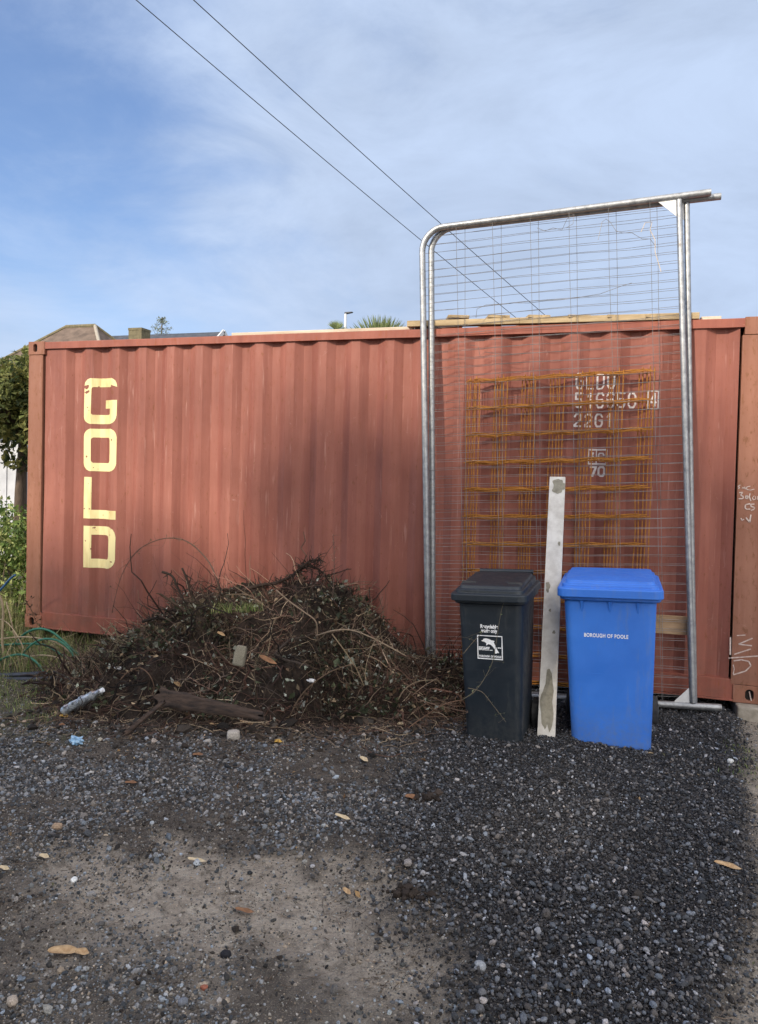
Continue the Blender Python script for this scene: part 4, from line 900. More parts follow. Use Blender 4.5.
# grass clump and torn turf in the heap
def grass(name, label, pts, n, hmin, hmax, w, cols, spread=.03, lean=.6, cat='grass', kind='stuff', seed=1, flatz=1.0):
    r2 = np.random.default_rng(seed); pts = np.array(pts); i = r2.integers(0, len(pts), n); B = pts[i] + r2.normal(0, spread, (n, 3)) * [1, 1, .15]
    h = r2.uniform(hmin, hmax, n); az = r2.uniform(0, 6.283, n); ln = r2.uniform(.1, 1, n) * lean; k = 5; t = np.linspace(0, 1, k)
    P = B[:, None] + np.stack([np.cos(az)[:, None] * ln[:, None] * h[:, None] * t ** 1.8, np.sin(az)[:, None] * ln[:, None] * h[:, None] * t ** 1.8, h[:, None] * flatz * (t - .35 * ln[:, None] * t ** 2)], -1)
    ws = w * (1 - t) ** .7; sd = np.stack([-np.sin(az), np.cos(az), 0 * az], -1)[:, None] * ws[None, :, None]
    V = np.stack([P - sd, P + sd], 2).reshape(-1, 3); a = (np.arange(n) * k * 2)[:, None] + (np.arange(k - 1) * 2)[None]; a = a.ravel()
    F = np.stack([a, a + 1, a + 3, a + 2], 1); c = np.array(cols)[r2.integers(0, len(cols), n)] * np.exp(r2.normal(0, .2, (n, 1)))
    return tag(fast_mesh(name, V, F, M['leafm'], np.repeat(c, k * 2, 0)), label, cat, kind=kind)
GR = [(.14, .20, .05), (.22, .27, .09), (.32, .32, .14), (.10, .15, .04)]; DRY = [(.36, .30, .17), (.28, .24, .13), (.20, .20, .09)]
a = at(236, 612, -.95); grass('grass_clump', 'uprooted clump of long green grass lying in the heap below its top', [(a.x + dx, a.y + dx * .1, a.z + dx * .12) for dx in np.arange(-.16, .2, .04)], 150, .07, .16, .0026, GR, .02, 1.1, 'grass clump', None, 3, .6)

# debris lying in and before the heap --------------------------------
def rock(name, label, cat, P, size, col, seed=1, sq=(1, 1, 1), cut=.8, rot=0):
    r2 = np.random.default_rng(seed); v, f = ICO2; v = v.copy(); v = np.sign(v) * np.abs(v) ** cut; v *= 1 + r2.uniform(-.07, .07, (len(v), 1)); v = v * np.array(sq) * size
    c, s = math.cos(rot), math.sin(rot); v = np.stack([v[:, 0] * c - v[:, 1] * s, v[:, 0] * s + v[:, 1] * c, v[:, 2]], 1)
    o = fast_mesh(name, v, f, M['stone'], np.tile(np.array(col), (len(v), 1))); o.location = P; return tag(o, label, cat)
o = rock('brick', 'squared grey stone standing in the middle of the heap', 'stone', at(240, 656, -1.22), .050, (.22, .20, .15), 3, (.78, .5, 1.35), .35); o.rotation_euler = (-.25, .1, .15)
p = atg(233, 740); rock('stone', 'white chunk of stone on the gravel in front of the rotten board', 'stone', (p.x, p.y, gc(p) + .022), .036, (.42, .38, .33), 5, (1.1, .8, .85), .5, .5)
for u, v, s, c, lb in ((57,832,.021,(.34,.24,.16),'round tan pebble at the far left of the gravel'), (74,878,.014,(.75,.75,.72),'small bright white pebble on the dark soil at left'), (226,950,.019,(.02,.02,.024),'black lump of stone on the sandy earth near the bottom'), (216,668,.018,(.3,.28,.25),'little grey stone at the foot of the heap'), (204,983,.012,(.30,.11,.07),'reddish brick chip on the sandy earth near the bottom'), (100,742,.016,(.40,.36,.28),'cream pebble beside the blue wrapper'), (282,836,.016,(.13,.13,.13),'grey round pebble at the edge of the sandy earth'), (183,1000,.015,(.16,.17,.19),'blue grey pebble near the bottom edge'), (480,968,.020,(.30,.31,.32),'pale grey pebble where the chippings meet the earth'), (12,1003,.018,(.40,.33,.26),'cream stone in the bottom left corner'), (730,766,.020,(.55,.55,.52),'white stone on the earth right of the chippings')):
    p = atg(u, v); rock('pebble', lb, 'pebble', (p.x, p.y, gc(p) + s * .4), s, c, int(u + v), (1.1, .85, .7), .8, u)
# rotten boards
def rough_board(P0, P1, w, th, nrm, label, seed, wend=.6, tag_name='rotten_board'):
    """split old board: ragged long edges, cupped and gouged faces, broken ends"""
    r2 = np.random.default_rng(seed); a, b = np.array(P0), np.array(P1); d = (b - a) / np.linalg.norm(b - a); nr = np.array(nrm, float); nr -= d * nr.dot(d); nr /= np.linalg.norm(nr); sd = np.cross(d, nr)
    nu, nv = 60, 13; U, Vv = np.meshgrid(np.linspace(0, 1, nu), np.linspace(-1, 1, nv), indexing='ij'); Lb = np.linalg.norm(b - a)
    half = w / 2 * (1 + (wend - 1) * U) * (1 + .12 * snoise(U * Lb * 30, Vv * .2, 1.0, seed, 3)); rag = .05 * snoise(Vv * 3, U * 0, 1.5, seed + 1, 3) * np.where(U < .5, 1 - U * 2, U * 2 - 1)
    base = a + d * ((U + rag) * Lb)[..., None] + sd * (Vv * half)[..., None]; gr = .004 * snoise(Vv * half * 260, U * Lb * 9, 1.0, seed + 2, 4) + .006 * snoise(U * Lb * 8, Vv, 1, seed + 3, 2)
    ed = 1 - np.abs(Vv) ** 6 * .7; top = base + nr * (th / 2 * ed + gr)[..., None]; bot = base - nr * (th / 2 * ed - gr)[..., None]
    ring = np.concatenate([top, bot[:, ::-1]], 1); ring = np.concatenate([ring, ring[:, :1]], 1); m = MB(); m.grid(ring); q = ring.shape[1]
    m.f += [tuple(range(q - 1)), tuple(range((nu - 1) * q, nu * q - 1))[::-1]]
    return tag(m.build(tag_name, M['timber_dark'], smooth=True, bevel=None), label, 'board')
rough_board(at(158, 697, -1.53), at(262, 716, -1.60), .120, .018, (0, -1, .45), 'dark rotten board lying along the front foot of the heap', 3, .42)
rough_board(at(124, 735, -1.80), at(163, 702, -1.60), .035, .022, (.2, -.6, 1), 'narrow dark plank running diagonally off the left foot of the heap', 5, .8)
# crushed clear bottle
def clear_mat():
    m, t, b, l = new_mat('clear_plastic'); v = objvec(t); l(ramp(t, noise(t, 28, 5, .7, v, 1), [(.38, (.10, .11, .12)), (.52, (.45, .48, .5)), (.66, (.82, .84, .85))]), b.inputs['Base Color']); b.inputs['Roughness'].default_value = .3
    b.inputs['Transmission Weight'].default_value = .6; b.inputs['IOR'].default_value = 1.25; bump(t, b, noise(t, 45, 4, .7, v), .8, .01); return m
M['clear'] = clear_mat()
bt = empty('crushed_bottle', tuple(at(65, 711, -1.55)), 'crushed clear plastic bottle lying at the left foot of the heap', 'bottle')
a, b = at(64, 711, -1.62), at(101, 691, -1.56); r2 = random.Random(5); d = (b - a); n_ = 22; v = []
ax = d.normalized(); s1 = ax.cross(Vector((0, 0, 1))).normalized(); s2 = s1.cross(ax)
for i in range(n_):
    t = i / (n_ - 1); rr_ = .048 * (1 if t < .74 else 1 - (t - .74) / .26 * .62) * (1 if i % 3 else .86) * (1 + .12 * math.sin(i * 1.3))
    for k in range(14):
        an = 2 * math.pi * k / 14; f = 1 + r2.uniform(-.24, .2); v.append(a + d * t + (s1 * math.cos(an) * rr_ + s2 * math.sin(an) * rr_ * .62) * f)
m = MB(); m.add(v, [(i*14+k, i*14+(k+1)%14, (i+1)*14+(k+1)%14, (i+1)*14+k) for i in range(n_-1) for k in range(14)] + [tuple(range(14))[::-1], tuple(range((n_-1)*14, n_*14))]); m.build('bottle_body', M['clear'], bt, smooth=True, bevel=None)
m = MB(); m.tube([b - ax * .004, b + ax * .018], .0155, 14); m.build('cap', M['bin_print'], bt, bevel=.002)
# crumpled wrappers and a white lid in the heap
def crumple(name, label, cat, P, size, mat, seed, sq=(1, 1, .4)):
    r2 = np.random.default_rng(seed); v, f = ico(3); n = v * (1 + .35 * r2.normal(size=(len(v), 1)) * .6); v = n * np.array(sq) * size
    o = fast_mesh(name, v, f, mat); o.location = P; return tag(o, label, cat)
M['bluewrap'] = pm('blue_film', (.14, .32, .52), (.45, .62, .75), 60, .35, 0, 0); M['whitewrap'] = pm('white_film', (.5, .5, .5), (.75, .75, .74), 60, .4, 0, 0)
p = atg(76, 745); crumple('wrapper', 'crumpled light blue plastic wrapper on the gravel at left', 'wrapper', (p.x, p.y, gc(p) + .02), .034, M['bluewrap'], 3, (1.1, .8, .7))
p = at(312, 681, -1.22); crumple('wrapper', 'small white plastic scrap low in the middle of the heap', 'scrap', p, .02, M['whitewrap'], 4, (1.3, .6, .6))
crumple('wrapper', 'thin white scrap at the left of the heap above the bottle', 'scrap', at(118, 668, -1.1), .02, M['whitewrap'], 6, (1.4, .6, .5))
# dry leaves ----------------------------------------------------------
def leaf_mat(name, a, b): return pm(name, a, b, 35, .75, 0, .3, .002, fine=120)
M['lf_tan'] = leaf_mat('dry_leaf_tan', (.34, .20, .09), (.58, .40, .22)); M['lf_pale'] = leaf_mat('dry_leaf_pale', (.50, .38, .22), (.68, .55, .36)); M['lf_rust'] = leaf_mat('dry_leaf_rust', (.16, .075, .035), (.30, .15, .07)); M['lf_yel'] = leaf_mat('dry_leaf_yellow', (.50, .28, .04), (.62, .40, .10))
def dry_leaf(P, Ls, wd, az, mat, label, tilt=.1, curl=.3):
    n_ = 13; v = []
    for i in range(n_):
        t = i / (n_ - 1); w = wd * (math.sin(math.pi * t ** .8) ** .75) / 2 if 0 < t < 1 else .0006; x = (t - .5) * Ls
        for j in (-1, -.5, 0, .5, 1):
            v.append((x, j * w, curl * w * (abs(j) ** 1.5) * 1.0 + .22 * Ls * curl * (t - .5) ** 2 * 2 + .002 * math.sin(9 * t + j * 2)))
    v = np.array(v); v2 = v - [0, 0, .0008]; n5 = n_ * 5; f = []
    for i in range(n_ - 1):
        for j in range(4):
            a = i*5+j; f.append((a, a+5, a+6, a+1)); f.append((n5+a, n5+a+1, n5+a+6, n5+a+5))
    for i in range(n_ - 1): f.append((i*5, n5+i*5, n5+(i+1)*5, (i+1)*5)); f.append((i*5+4, (i+1)*5+4, n5+(i+1)*5+4, n5+i*5+4))
    m = MB(); m.add(np.concatenate([v, v2]), f); o = m.build('dry_leaf', mat, None, smooth=True, bevel=None); o.location = P; o.rotation_euler = (tilt, tilt * .5, az); return tag(o, label, 'leaf')
LV = [(64,951,.105,.040,.45,'lf_tan','long curled tan leaf on the earth at lower left'), (82,955,.05,.030,.2,'lf_tan','short wide tan leaf beside the long curled one at lower left'), (343,820,.085,.026,-.2,'lf_pale','narrow pale leaf on the stones in the middle of the ground'), (197,861,.08,.022,.15,'lf_pale','thin pale leaf at the upper edge of the sandy earth'), (728,871,.105,.034,-.15,'lf_tan','broad tan leaf lying on the dark chippings at far right'), (364,762,.07,.032,-.6,'lf_pale','pale leaf on the gravel below the heap, left of the chippings'), (376,722,.07,.030,-.5,'lf_tan','tan leaf at the right foot of the heap'), (402,730,.06,.045,.3,'lf_pale','whitish crumpled leaf at the right foot of the heap'), (216,727,.085,.028,.1,'lf_tan','tan leaf before the rotten board'), (248,727,.12,.034,-.1,'lf_tan','long broken tan leaf right of the rotten board'), (278,746,.05,.040,.5,'lf_yel','small yellow leaf on the gravel below the heap'), (64,718,.06,.04,.3,'lf_yel','yellow brown leaf at the left foot of the heap'), (44,860,.05,.025,.0,'lf_pale','small pale leaf on the dark soil at far left'), (4,872,.05,.022,0,'lf_pale','tiny pale leaf at the left edge of the picture'), (198,757,.06,.03,.6,'lf_rust','rusty brown leaf fragment on the scattered stones'), (131,787,.06,.026,.5,'lf_rust','brown leaf among the pale stones at left'), (347,888,.05,.022,-.6,'lf_tan','small tan leaf on the soil right of the sandy patch'), (245,905,.075,.022,.1,'lf_rust','dark reddish leaf on the sandy earth'), (412,800,.07,.04,.1,'lf_rust','brown leaf on a clod of soil right of the middle'), (62,726,.04,.03,1,'lf_rust','small brown leaf near the bottle')]
for u, v, a_, w_, az, mt, lb in LV:
    p = atg(u, v); dry_leaf((p.x, p.y, gc(p) + .012), a_, w_, az, M[mt], lb, .12, .5)
dry_leaf(at(268, 660, -1.16), .13, .034, .4, M['lf_rust'], 'large orange brown leaf lying in the heap right of the squared stone', .9, .4)
dry_leaf(at(221, 634, -1.05), .07, .026, 1.0, M['lf_tan'], 'pointed tan leaf in the heap above the squared stone', .9, .4)
dry_leaf(at(177, 684, -1.33), .08, .03, 1.3, M['lf_tan'], 'upright orange leaf tip behind the rotten board', 1.2, .4)
# soil clods
for u, v, s, lb in ((428,798,.05,'dark clod of soil on the gravel right of the middle'), (410,893,.05,'dark clod of soil beside the sandy patch')):
    p = atg(u, v); r2 = np.random.default_rng(int(u)); m_ = 70; v0, f0 = ICO1; Pq = r2.normal(0, 1, (m_, 3)) * [s * .75, s * .42, s * .12] + [p.x, p.y, gc(p) + s * .12]
    sz = r2.lognormal(np.log(s * .16), .45, m_); vv = v0[None] * (1 + r2.uniform(-.3, .3, (m_, 12, 1))) * sz[:, None, None] + Pq[:, None]; ff = (f0[None] + (np.arange(m_) * 12)[:, None, None]).reshape(-1, 3)
    Cq = np.repeat(np.array([(.03, .022, .017)]) * np.exp(r2.normal(0, .35, (m_, 1))), 12, 0); tag(fast_mesh('soil_clod', vv.reshape(-1, 3), ff, M['stone'], Cq), lb, 'soil clod')
# soil and root fragments spilled from the heap's front edge
n = 5200; fx = rng.uniform(1.5, 4.25, n); fy = np.interp(fx, RX, FY) - rng.exponential(.11, n) + .12; xy = np.stack([fx, fy], 1); S = rng.lognormal(np.log(.0085), .55, n)
stones('soil_crumbs', xy, S, greys(n, .014, .06, (1.25, 1, .8), .12, .02), jag=.35, sink=.25, label='clumps of dark soil fallen along the front edge of the heap', cat='soil')
n = 900; fx = rng.uniform(1.5, 4.3, n); fy = np.interp(fx, RX, FY) - rng.exponential(.12, n) + .08; az = rng.uniform(0, 6.28, n); Ls = rng.lognormal(np.log(.09), .5, n); tt = np.linspace(-.5, .5, 6)
cv = rng.normal(0, .5, (n, 1)); P = np.stack([fx[:, None] + np.cos(az[:, None] + cv * tt) * tt * Ls[:, None], fy[:, None] + np.sin(az[:, None] + cv * tt) * tt * Ls[:, None], gz(fx, fy)[:, None] + .006 + rng.uniform(0, .02, (n, 6))], -1)
V, F = many_tubes(P, np.repeat(rng.uniform(.0008, .0026, n)[:, None], 6, 1), 4); Cx = np.repeat(np.array(DK + MD + PL[:1])[rng.integers(0, 9, n)], 24, 0)
tag(fast_mesh('litter', V, F, M['twig'], Cx), 'broken twigs scattered along the front edge of the heap', 'twig litter', kind='stuff')

# small fragments of leaf among the stones
n = 420; xy = sample(lambda x, y: (1 - .8 * m_dark(x, y)) * (.25 + .75 * sig((y + 2.2) / .2)), n, (1.4, 6.2, -4.0, -.1)); P0 = np.concatenate([xy, (gz(xy[:, 0], xy[:, 1]) + .009)[:, None]], 1)
V, F = leaf_quads(P0, rng.lognormal(np.log(.016), .4, n), .5, np.array([[0, 0, 2.5]]), .7); lc = np.array([(.30, .19, .09), (.42, .31, .18), (.16, .09, .045), (.10, .10, .05)])[rng.integers(0, 4, n)] * np.exp(rng.normal(0, .25, (n, 1)))
tag(fast_mesh('leaf_litter', V, F, M['leafm'], np.repeat(lc, 5, 0)), 'small brown leaf fragments strewn over earth and stones', 'leaf litter', kind='stuff')

# ================================================================== LEFT END: hoses, pipes, dead stalks
M['hose'] = pm('green_hose', (.01, .11, .065), (.03, .17, .10), 12, .4, 0, 0); M['hose2'] = pm('pale_hose', (.24, .18, .11), (.38, .30, .19), 12, .7, 0, 0); M['bluepipe'] = pm('blue_pipe', (.02, .08, .19), (.05, .14, .27), 12, .4, 0, 0); M['blackpipe'] = pm('black_pipe', (.012, .013, .016), (.04, .042, .05), 12, .45, 0, .1)
def hose(uvs, Y0, Y1, r, mat, name, label, cat):
    pts = [at(u, v, Y0 + (Y1 - Y0) * i / (len(uvs) - 1)) for i, (u, v) in enumerate(uvs)]; sp = []; k = len(pts)
    for i in range(k - 1):
        p0, p1, p2, p3 = pts[max(i-1, 0)], pts[i], pts[i+1], pts[min(i+2, k-1)]
        for t in np.arange(0, 1, .2): sp.append(.5 * ((2*p1) + (-p0 + p2)*t + (2*p0 - 5*p1 + 4*p2 - p3)*t*t + (-p0 + 3*p1 - 3*p2 + p3)*t**3))
    m = MB(); m.tube(sp + [pts[-1]], r, 8); return tag(m.build(name, mat, smooth=True, bevel=None), label, cat)
hose([(10,652),(22,636),(36,629),(50,631),(62,640),(72,649),(79,655)], -.45, -.5, .010, M['hose'], 'garden_hose', 'upper green garden hose arching at the container left corner', 'hose')
hose([(-6,646),(20,644),(44,645),(60,654),(72,663)], -.5, -.55, .009, M['hose'], 'garden_hose', 'lower green garden hose in front of the container left corner', 'hose')
hose([(2,670),(18,661),(34,656),(50,656),(66,661),(78,668)], -.7, -.7, .007, M['hose2'], 'pale_pipe', 'beige pipe bowed low over the grass at the left edge', 'pipe')
hose([(0,639),(24,637),(48,640),(62,646),(70,653)], -.55, -.6, .006, M['hose2'], 'dry_cane', 'thin tan cane curving between the two green hoses', 'cane')
hose([(-6,596),(2,588),(10,579),(15,575)], -.3, -.35, .010, M['bluepipe'], 'blue_pipe', 'bit of blue pipe in front of the hedge at the left edge', 'pipe')
hose([(-8,590),(0,597),(3,612),(2,640),(4,664),(0,680)], -.6, -.6, .010, M['hose2'], 'dry_stalk', 'thick pale dry stalk standing at the far left edge', 'stalk')
hose([(6,602),(10,616),(14,634),(20,650)], -.5, -.5, .006, M['hose2'], 'dry_stalk', 'thin pale dry stalk leaning beside the thick one at left', 'stalk')
for k, (v0, v1, u1, r) in enumerate([(676,673,58,.020), (680,679,70,.022), (686,684,56,.020), (690,690,46,.018)]):
    hose([(-12, v0), (20, v0 - 1 + k % 2), (u1, v1)], -.95 - .06 * k, -.95 - .06 * k, r, M['blackpipe'], 'black_pipe', ['topmost black plastic pipe of the bundle on the grass at left', 'longest black plastic pipe of the bundle at left', 'third black plastic pipe down in the bundle at left', 'lowest black plastic pipe of the bundle at left'][k], 'pipe')
hose([(14,668),(26,650),(40,640),(56,640),(68,648),(76,660)], -.6, -.62, .009, M['hose'], 'garden_hose', 'inner green garden hose looped inside the upper one at the container corner', 'hose')
hose([(-4,662),(10,656),(24,655),(36,662),(44,672)], -.75, -.8, .009, M['hose'], 'garden_hose', 'short green garden hose low at the left edge', 'hose')
hose([(-6,618),(6,622),(16,634),(24,650),(30,668)], -.5, -.6, .005, M['hose2'], 'dry_cane', 'tan cane sloping down from the left edge to the black pipes', 'cane')
pts = [(x, y, float(gz(x, y))) for x, y in zip(rng.uniform(-.9, .75, 60), rng.uniform(-.8, -.25, 60))]
grass('strap_leaves', 'arching strap leaves tangled among the hoses at the container corner', pts, 260, .14, .42, .006, GR + DRY, .05, 1.5, 'weeds', seed=15, flatz=.8)
# grass and ground ivy at the left
pts = [(x, y, float(gz(x, y))) for x, y in zip(rng.uniform(-.4, 1.35, 260), rng.uniform(-.95, .35, 260))]
grass('grass', 'long mixed grass growing round the container left corner', pts, 2600, .06, .24, .0028, GR + DRY, .03, .9, seed=11)
pts = [(x, y, float(gz(x, y))) for x, y in zip(rng.uniform(.2, 1.9, 200), rng.uniform(-1.75, -.9, 200)) if x < 1.75]
grass('grass', 'short mossy grass in front of the black pipes', pts, 2600, .015, .06, .0022, GR + DRY[2:], .05, 1.0, seed=12)
pts = [(x, y, float(gz(x, y))) for x, y in zip(rng.uniform(5.72, 6.1, 30), rng.uniform(-1.2, -.6, 30))]
grass('grass', 'sparse moss and short grass on the earth right of the chippings', pts, 420, .008, .03, .0016, GR, .03, 1.0, seed=13)
pts = [(x, y, float(gz(x, y))) for x, y in zip(rng.uniform(-1.2, -.15, 90), rng.uniform(-.9, .6, 90))]
grass('dry_grass', 'tall straw coloured dead grass stems in front of the hedge', pts, 620, .22, .62, .0035, DRY + GR[2:3], .05, .5, seed=14)

# ================================================================== PLANTS, TREES, BUILDINGS
def crown_leaves(centers, n, size, cols, seed, asp=.55, trim=None):
    """leaves spread through several clumps; each clump is a shell-heavy ball broken up by noise"""
    r2 = np.random.default_rng(seed); c = np.array([q[:3] for q in centers]); r = np.array([q[3] for q in centers]); w = r ** 2 / (r ** 2).sum()
    i = r2.choice(len(c), n, p=w); d = r2.normal(size=(n, 3)); d /= np.linalg.norm(d, axis=1, keepdims=True); rad = r[i] * r2.uniform(.35, 1.08, n) ** .6
    P = c[i] + d * rad[:, None]
    k = snoise(P[:, 0] * 1.0, P[:, 2] + P[:, 1] * .7, 5 / max(r.max(), .2), seed, 3) > -.45; P = P[k]; i = i[k]
    V, F = leaf_quads(P, r2.lognormal(np.log(size), .3, len(P)), asp); cc = np.array(cols)[(i * 7 + r2.integers(0, 2, len(P))) % len(cols)] * np.exp(r2.normal(0, .22, (len(P), 1)))
    return V, F, np.repeat(cc, 5, 0)
def clumps(cx, cy, cz, R_, H_, n, seed, rmin=.3, rmax=.5, up=1):
    r2 = np.random.default_rng(seed); o = []
    for _ in range(n):
        a = r2.uniform(0, 6.283); q = r2.uniform(0, 1) ** .5; z = r2.uniform(-1, 1); s = math.sqrt(max(0, 1 - (z * .9) ** 2)); o.append((cx + R_ * q * s * math.cos(a), cy + R_ * q * s * math.sin(a), cz + H_ * z, R_ * r2.uniform(rmin, rmax)))
    return o
M['bark'] = pm('bark', (.05, .035, .025), (.14, .10, .07), 12, .9, 0, .6, .02, (1, 1, .3))
def tree(name, loc, trunk_h, R_, H_, label, cols, nleaf, size, seed, ncl=16, cat='tree', group=None, rmin=.3, rmax=.5):
    t = empty(name, loc, label, cat, group); x, y, z = loc; cz = z + trunk_h + H_ * .75; cl = clumps(x, y, cz, R_, H_, ncl, seed, rmin, rmax)
    m = MB(); r2 = random.Random(seed); tr = max(.05, R_ * .09)
    m.tube([(x, y, z - .1), (x + .02, y, z + trunk_h * .6), (x + .05 * R_, y, cz)], [tr, tr * .8, tr * .4], 9)
    for q in cl[:9]:
        s = Vector((x + .03 * R_, y, z + trunk_h + H_ * r2.uniform(-.1, .5))); e = Vector(q[:3]); m.tube([s, s.lerp(e, .5) + Vector((0, 0, .1 * R_)), e], [tr * .45, tr * .3, tr * .1], 6)
    m.build('trunk', M['bark'], t, smooth=True, bevel=None)
    V, F, C = crown_leaves(cl, nleaf, size, cols, seed); o = fast_mesh('crown', V - np.array(loc), F, M['leafm'], C, parent=t); o['kind'] = 'stuff' if False else 'part'; del o['kind']
    return t
YG = [(.12, .14, .04), (.20, .21, .06), (.07, .09, .03), (.045, .065, .025), (.24, .23, .07)]; DG = [(.035, .055, .02), (.05, .075, .03), (.025, .04, .016), (.07, .10, .035)]
tree('evergreen_tree', (-3.4, 3.6, -.2), 2.05, 1.2, .55, 'bushy yellow green tree above the white shed at the left edge', YG, 15000, .085, 21, 22)
def shrub(name, loc, cl, n, size, cols, label, seed, cat='shrub', stems=10):
    t = empty(name, loc, label, cat); m = MB(); r2 = random.Random(seed)
    for q in cl[:stems]:
        s = Vector((loc[0] + r2.uniform(-.2, .2), loc[1] + r2.uniform(-.2, .2), loc[2])); e = Vector(q[:3]); m.tube([s, s.lerp(e, .5) + Vector((r2.uniform(-.08, .08), 0, .05)), e], [.014, .009, .004], 5)
    m.build('stems', M['bark'], t, smooth=True, bevel=None)
    V, F, C = crown_leaves(cl, n, size, cols, seed); fast_mesh('foliage', V - np.array(loc), F, M['leafm'], C, parent=t); return t
cl = [(x_, y_, z_, r__) for x_, y_, z_, r__ in [(-.55,.9,.2,.42), (-.9,.7,.45,.42), (-.6,1.1,.6,.40), (-1.2,1.0,.6,.45), (-.45,.75,-.05,.34), (-.95,1.1,.62,.34), (-1.5,.8,.3,.5), (-.62,.8,.72,.24), (-1.3,.5,0,.45), (-.7,.3,-.1,.32), (-1.8,1.2,.7,.5)]]
shrub('hedge', (-.9, .8, -.15), cl, 11000, .052, [(.13, .20, .05), (.22, .29, .08), (.09, .15, .04), (.28, .31, .11)], 'leafy green hedge beside the container left corner', 31, 'hedge')
cl = clumps(-.95, 1.9, 1.45, .30, .36, 9, 34, .35, .6); shrub('climber', (-.95, 1.9, -.15), cl, 1500, .055, [(.32, .40, .07), (.38, .44, .10), (.20, .27, .05), (.42, .26, .17)], 'bright lime green climber between white shed and container corner', 34, 'climbing plant')
cl = clumps(-.75, 1.2, 2.0, .16, .75, 10, 36, .4, .8); shrub('climber', (-.75, 1.2, -.15), cl, 700, .05, [(.10, .12, .04), (.16, .17, .06), (.06, .07, .03)], 'sparse leafy shoots just left of the container post', 36, 'shrub')
grow = [(.02, -.06, z_, .05) for z_ in (.12, .22)]
branch([(25,600),(29,606),(33,614),(36,622),(42,628)], -.10, .004, .002, (.08, .05, .03), 'bramble_stem', 'short dark leafy bramble against the foot of the left post', 'stem', 14, .06, None, 46, (.05, .045, .03), .022, 41, wander=.004)
cl = [(-.42, -.35, .08, .22), (-.15, -.45, -.05, .16), (-.7, -.3, .22, .24), (.1, -.35, -.08, .12)]
shrub('leafy_weed', (-.4, -.35, -.15), cl, 1500, .034, [(.12, .19, .05), (.20, .27, .09), (.08, .13, .04)], 'low leafy weeds in front of the left corner post', 37, 'weeds', 4)
# white shed
M['whitewall'] = pm('white_paint_wall', (.46, .47, .49), (.60, .61, .63), 3, .7, 0, .1); M['darkwood'] = pm('dark_timber', (.05, .038, .03), (.11, .085, .065), 6, .85)
sh = empty('shed', (-4.2, 5.2, -.2), 'white painted shed with dark timber eaves behind the hedge at the left edge', 'shed')
m = MB(); e = at(17.5, 470, 5.0); m.box((-6.2, 5.0, -.2), (e.x, 7.2, 2.10)); m.build('wall', M['whitewall'], sh)
m = MB()
for xx in np.arange(-6.1, e.x, .28): m.box((xx, 4.985, -.2), (xx + .02, 4.9975, 2.09))
m.build('cover_strips', M['whitewall'], sh)
m = MB(); m.box((-6.4, 4.7, 2.10), (e.x + .16, 7.4, 2.19)); m.box((-6.4, 4.66, 2.06), (e.x + .16, 4.70, 2.21)); m.build('eaves', M['darkwood'], sh)
# a low timber fence further along, behind everything at the left
# houses beyond the container
M['brick'] = pm('brick', (.22, .11, .075), (.34, .19, .13), 8, .85); M['tile'] = pm('roof_tile', (.085, .06, .044), (.16, .115, .085), 2.5, .85, 0, .4, .02, fine=14); M['slate'] = pm('slate', (.035, .04, .05), (.07, .075, .085), 3, .6); M['moss'] = pm('moss_tile', (.11, .095, .055), (.19, .16, .09), 6, .95, 0, .5, .02)
M['glass'] = pm('window_glass', (.03, .04, .05), (.06, .07, .08), 2, .1, 0, 0); M['upvc'] = pm('white_trim', (.5, .5, .5), (.6, .6, .6), 5, .4, 0, 0)
ridL, ridR = at(66, 327, 27), at(95, 326.5, 27); zr = ridL.z; ez = 5.1
hs = empty('house', (ridL.x, 27, -.3), 'brick house with a brown hipped tiled roof behind the container at left', 'house')
xe0, xe1 = ridL.x - 3.6, ridR.x + 3.6; ye0, ye1 = 27 - 3.6, 27 + 3.6
m = MB(); m.box((xe0 + .4, ye0 + .4, -.3), (xe1 - .4, ye1 - .4, ez - .02)); m.build('wall', M['brick'], hs)
m = MB(); A = [(xe0, ye0, ez), (xe1, ye0, ez), (xe1, ye1, ez), (xe0, ye1, ez), (ridL.x, 27, zr), (ridR.x, 27, zr)]; m.add(A, [(0, 1, 5, 4), (1, 2, 5), (2, 3, 4, 5), (3, 0, 4), (3, 2, 1, 0)]); rf = m.build('roof', M['tile'], hs)
m = MB(); m.tube([A[4], A[5]], .11, 8)
for p, q in ((0, 4), (3, 4), (2, 5)): m.tube([A[p], A[q]], .09, 8)
m.build('ridge_tiles', M['moss'], rf)
m = MB(); m.tube([A[1], A[5]], .09, 8); m.build('hip_tiles', M['block'], rf)
for xx in (ridL.x - 2.2, ridL.x + .3, ridR.x + 1.6):
    m = MB(); m.box((xx, ye0 + .36, 2.9), (xx + 1.2, ye0 + .398, 4.1)); w_ = m.build('window', M['upvc'], hs); m = MB(); m.box((xx + .08, ye0 + .34, 2.98), (xx + 1.12, ye0 + .358, 4.02)); m.build('pane', M['glass'], w_)
c0, c1 = at(128.5, 328, 29), at(141.5, 328, 29)
h2 = empty('house', ((c0.x + c1.x) / 2, 33, -.3), 'house with a dark slate roof and squat mossy chimney behind the container', 'house')
g0, g1 = at(100, 334.5, 32), at(223, 331.8, 32); zr2 = g1.z
m = MB(); m.box((g0.x - 1, 29.2, -.3), (g1.x - .2, 35, zr2 - 2.3)); m.build('wall', M['brick'], h2)
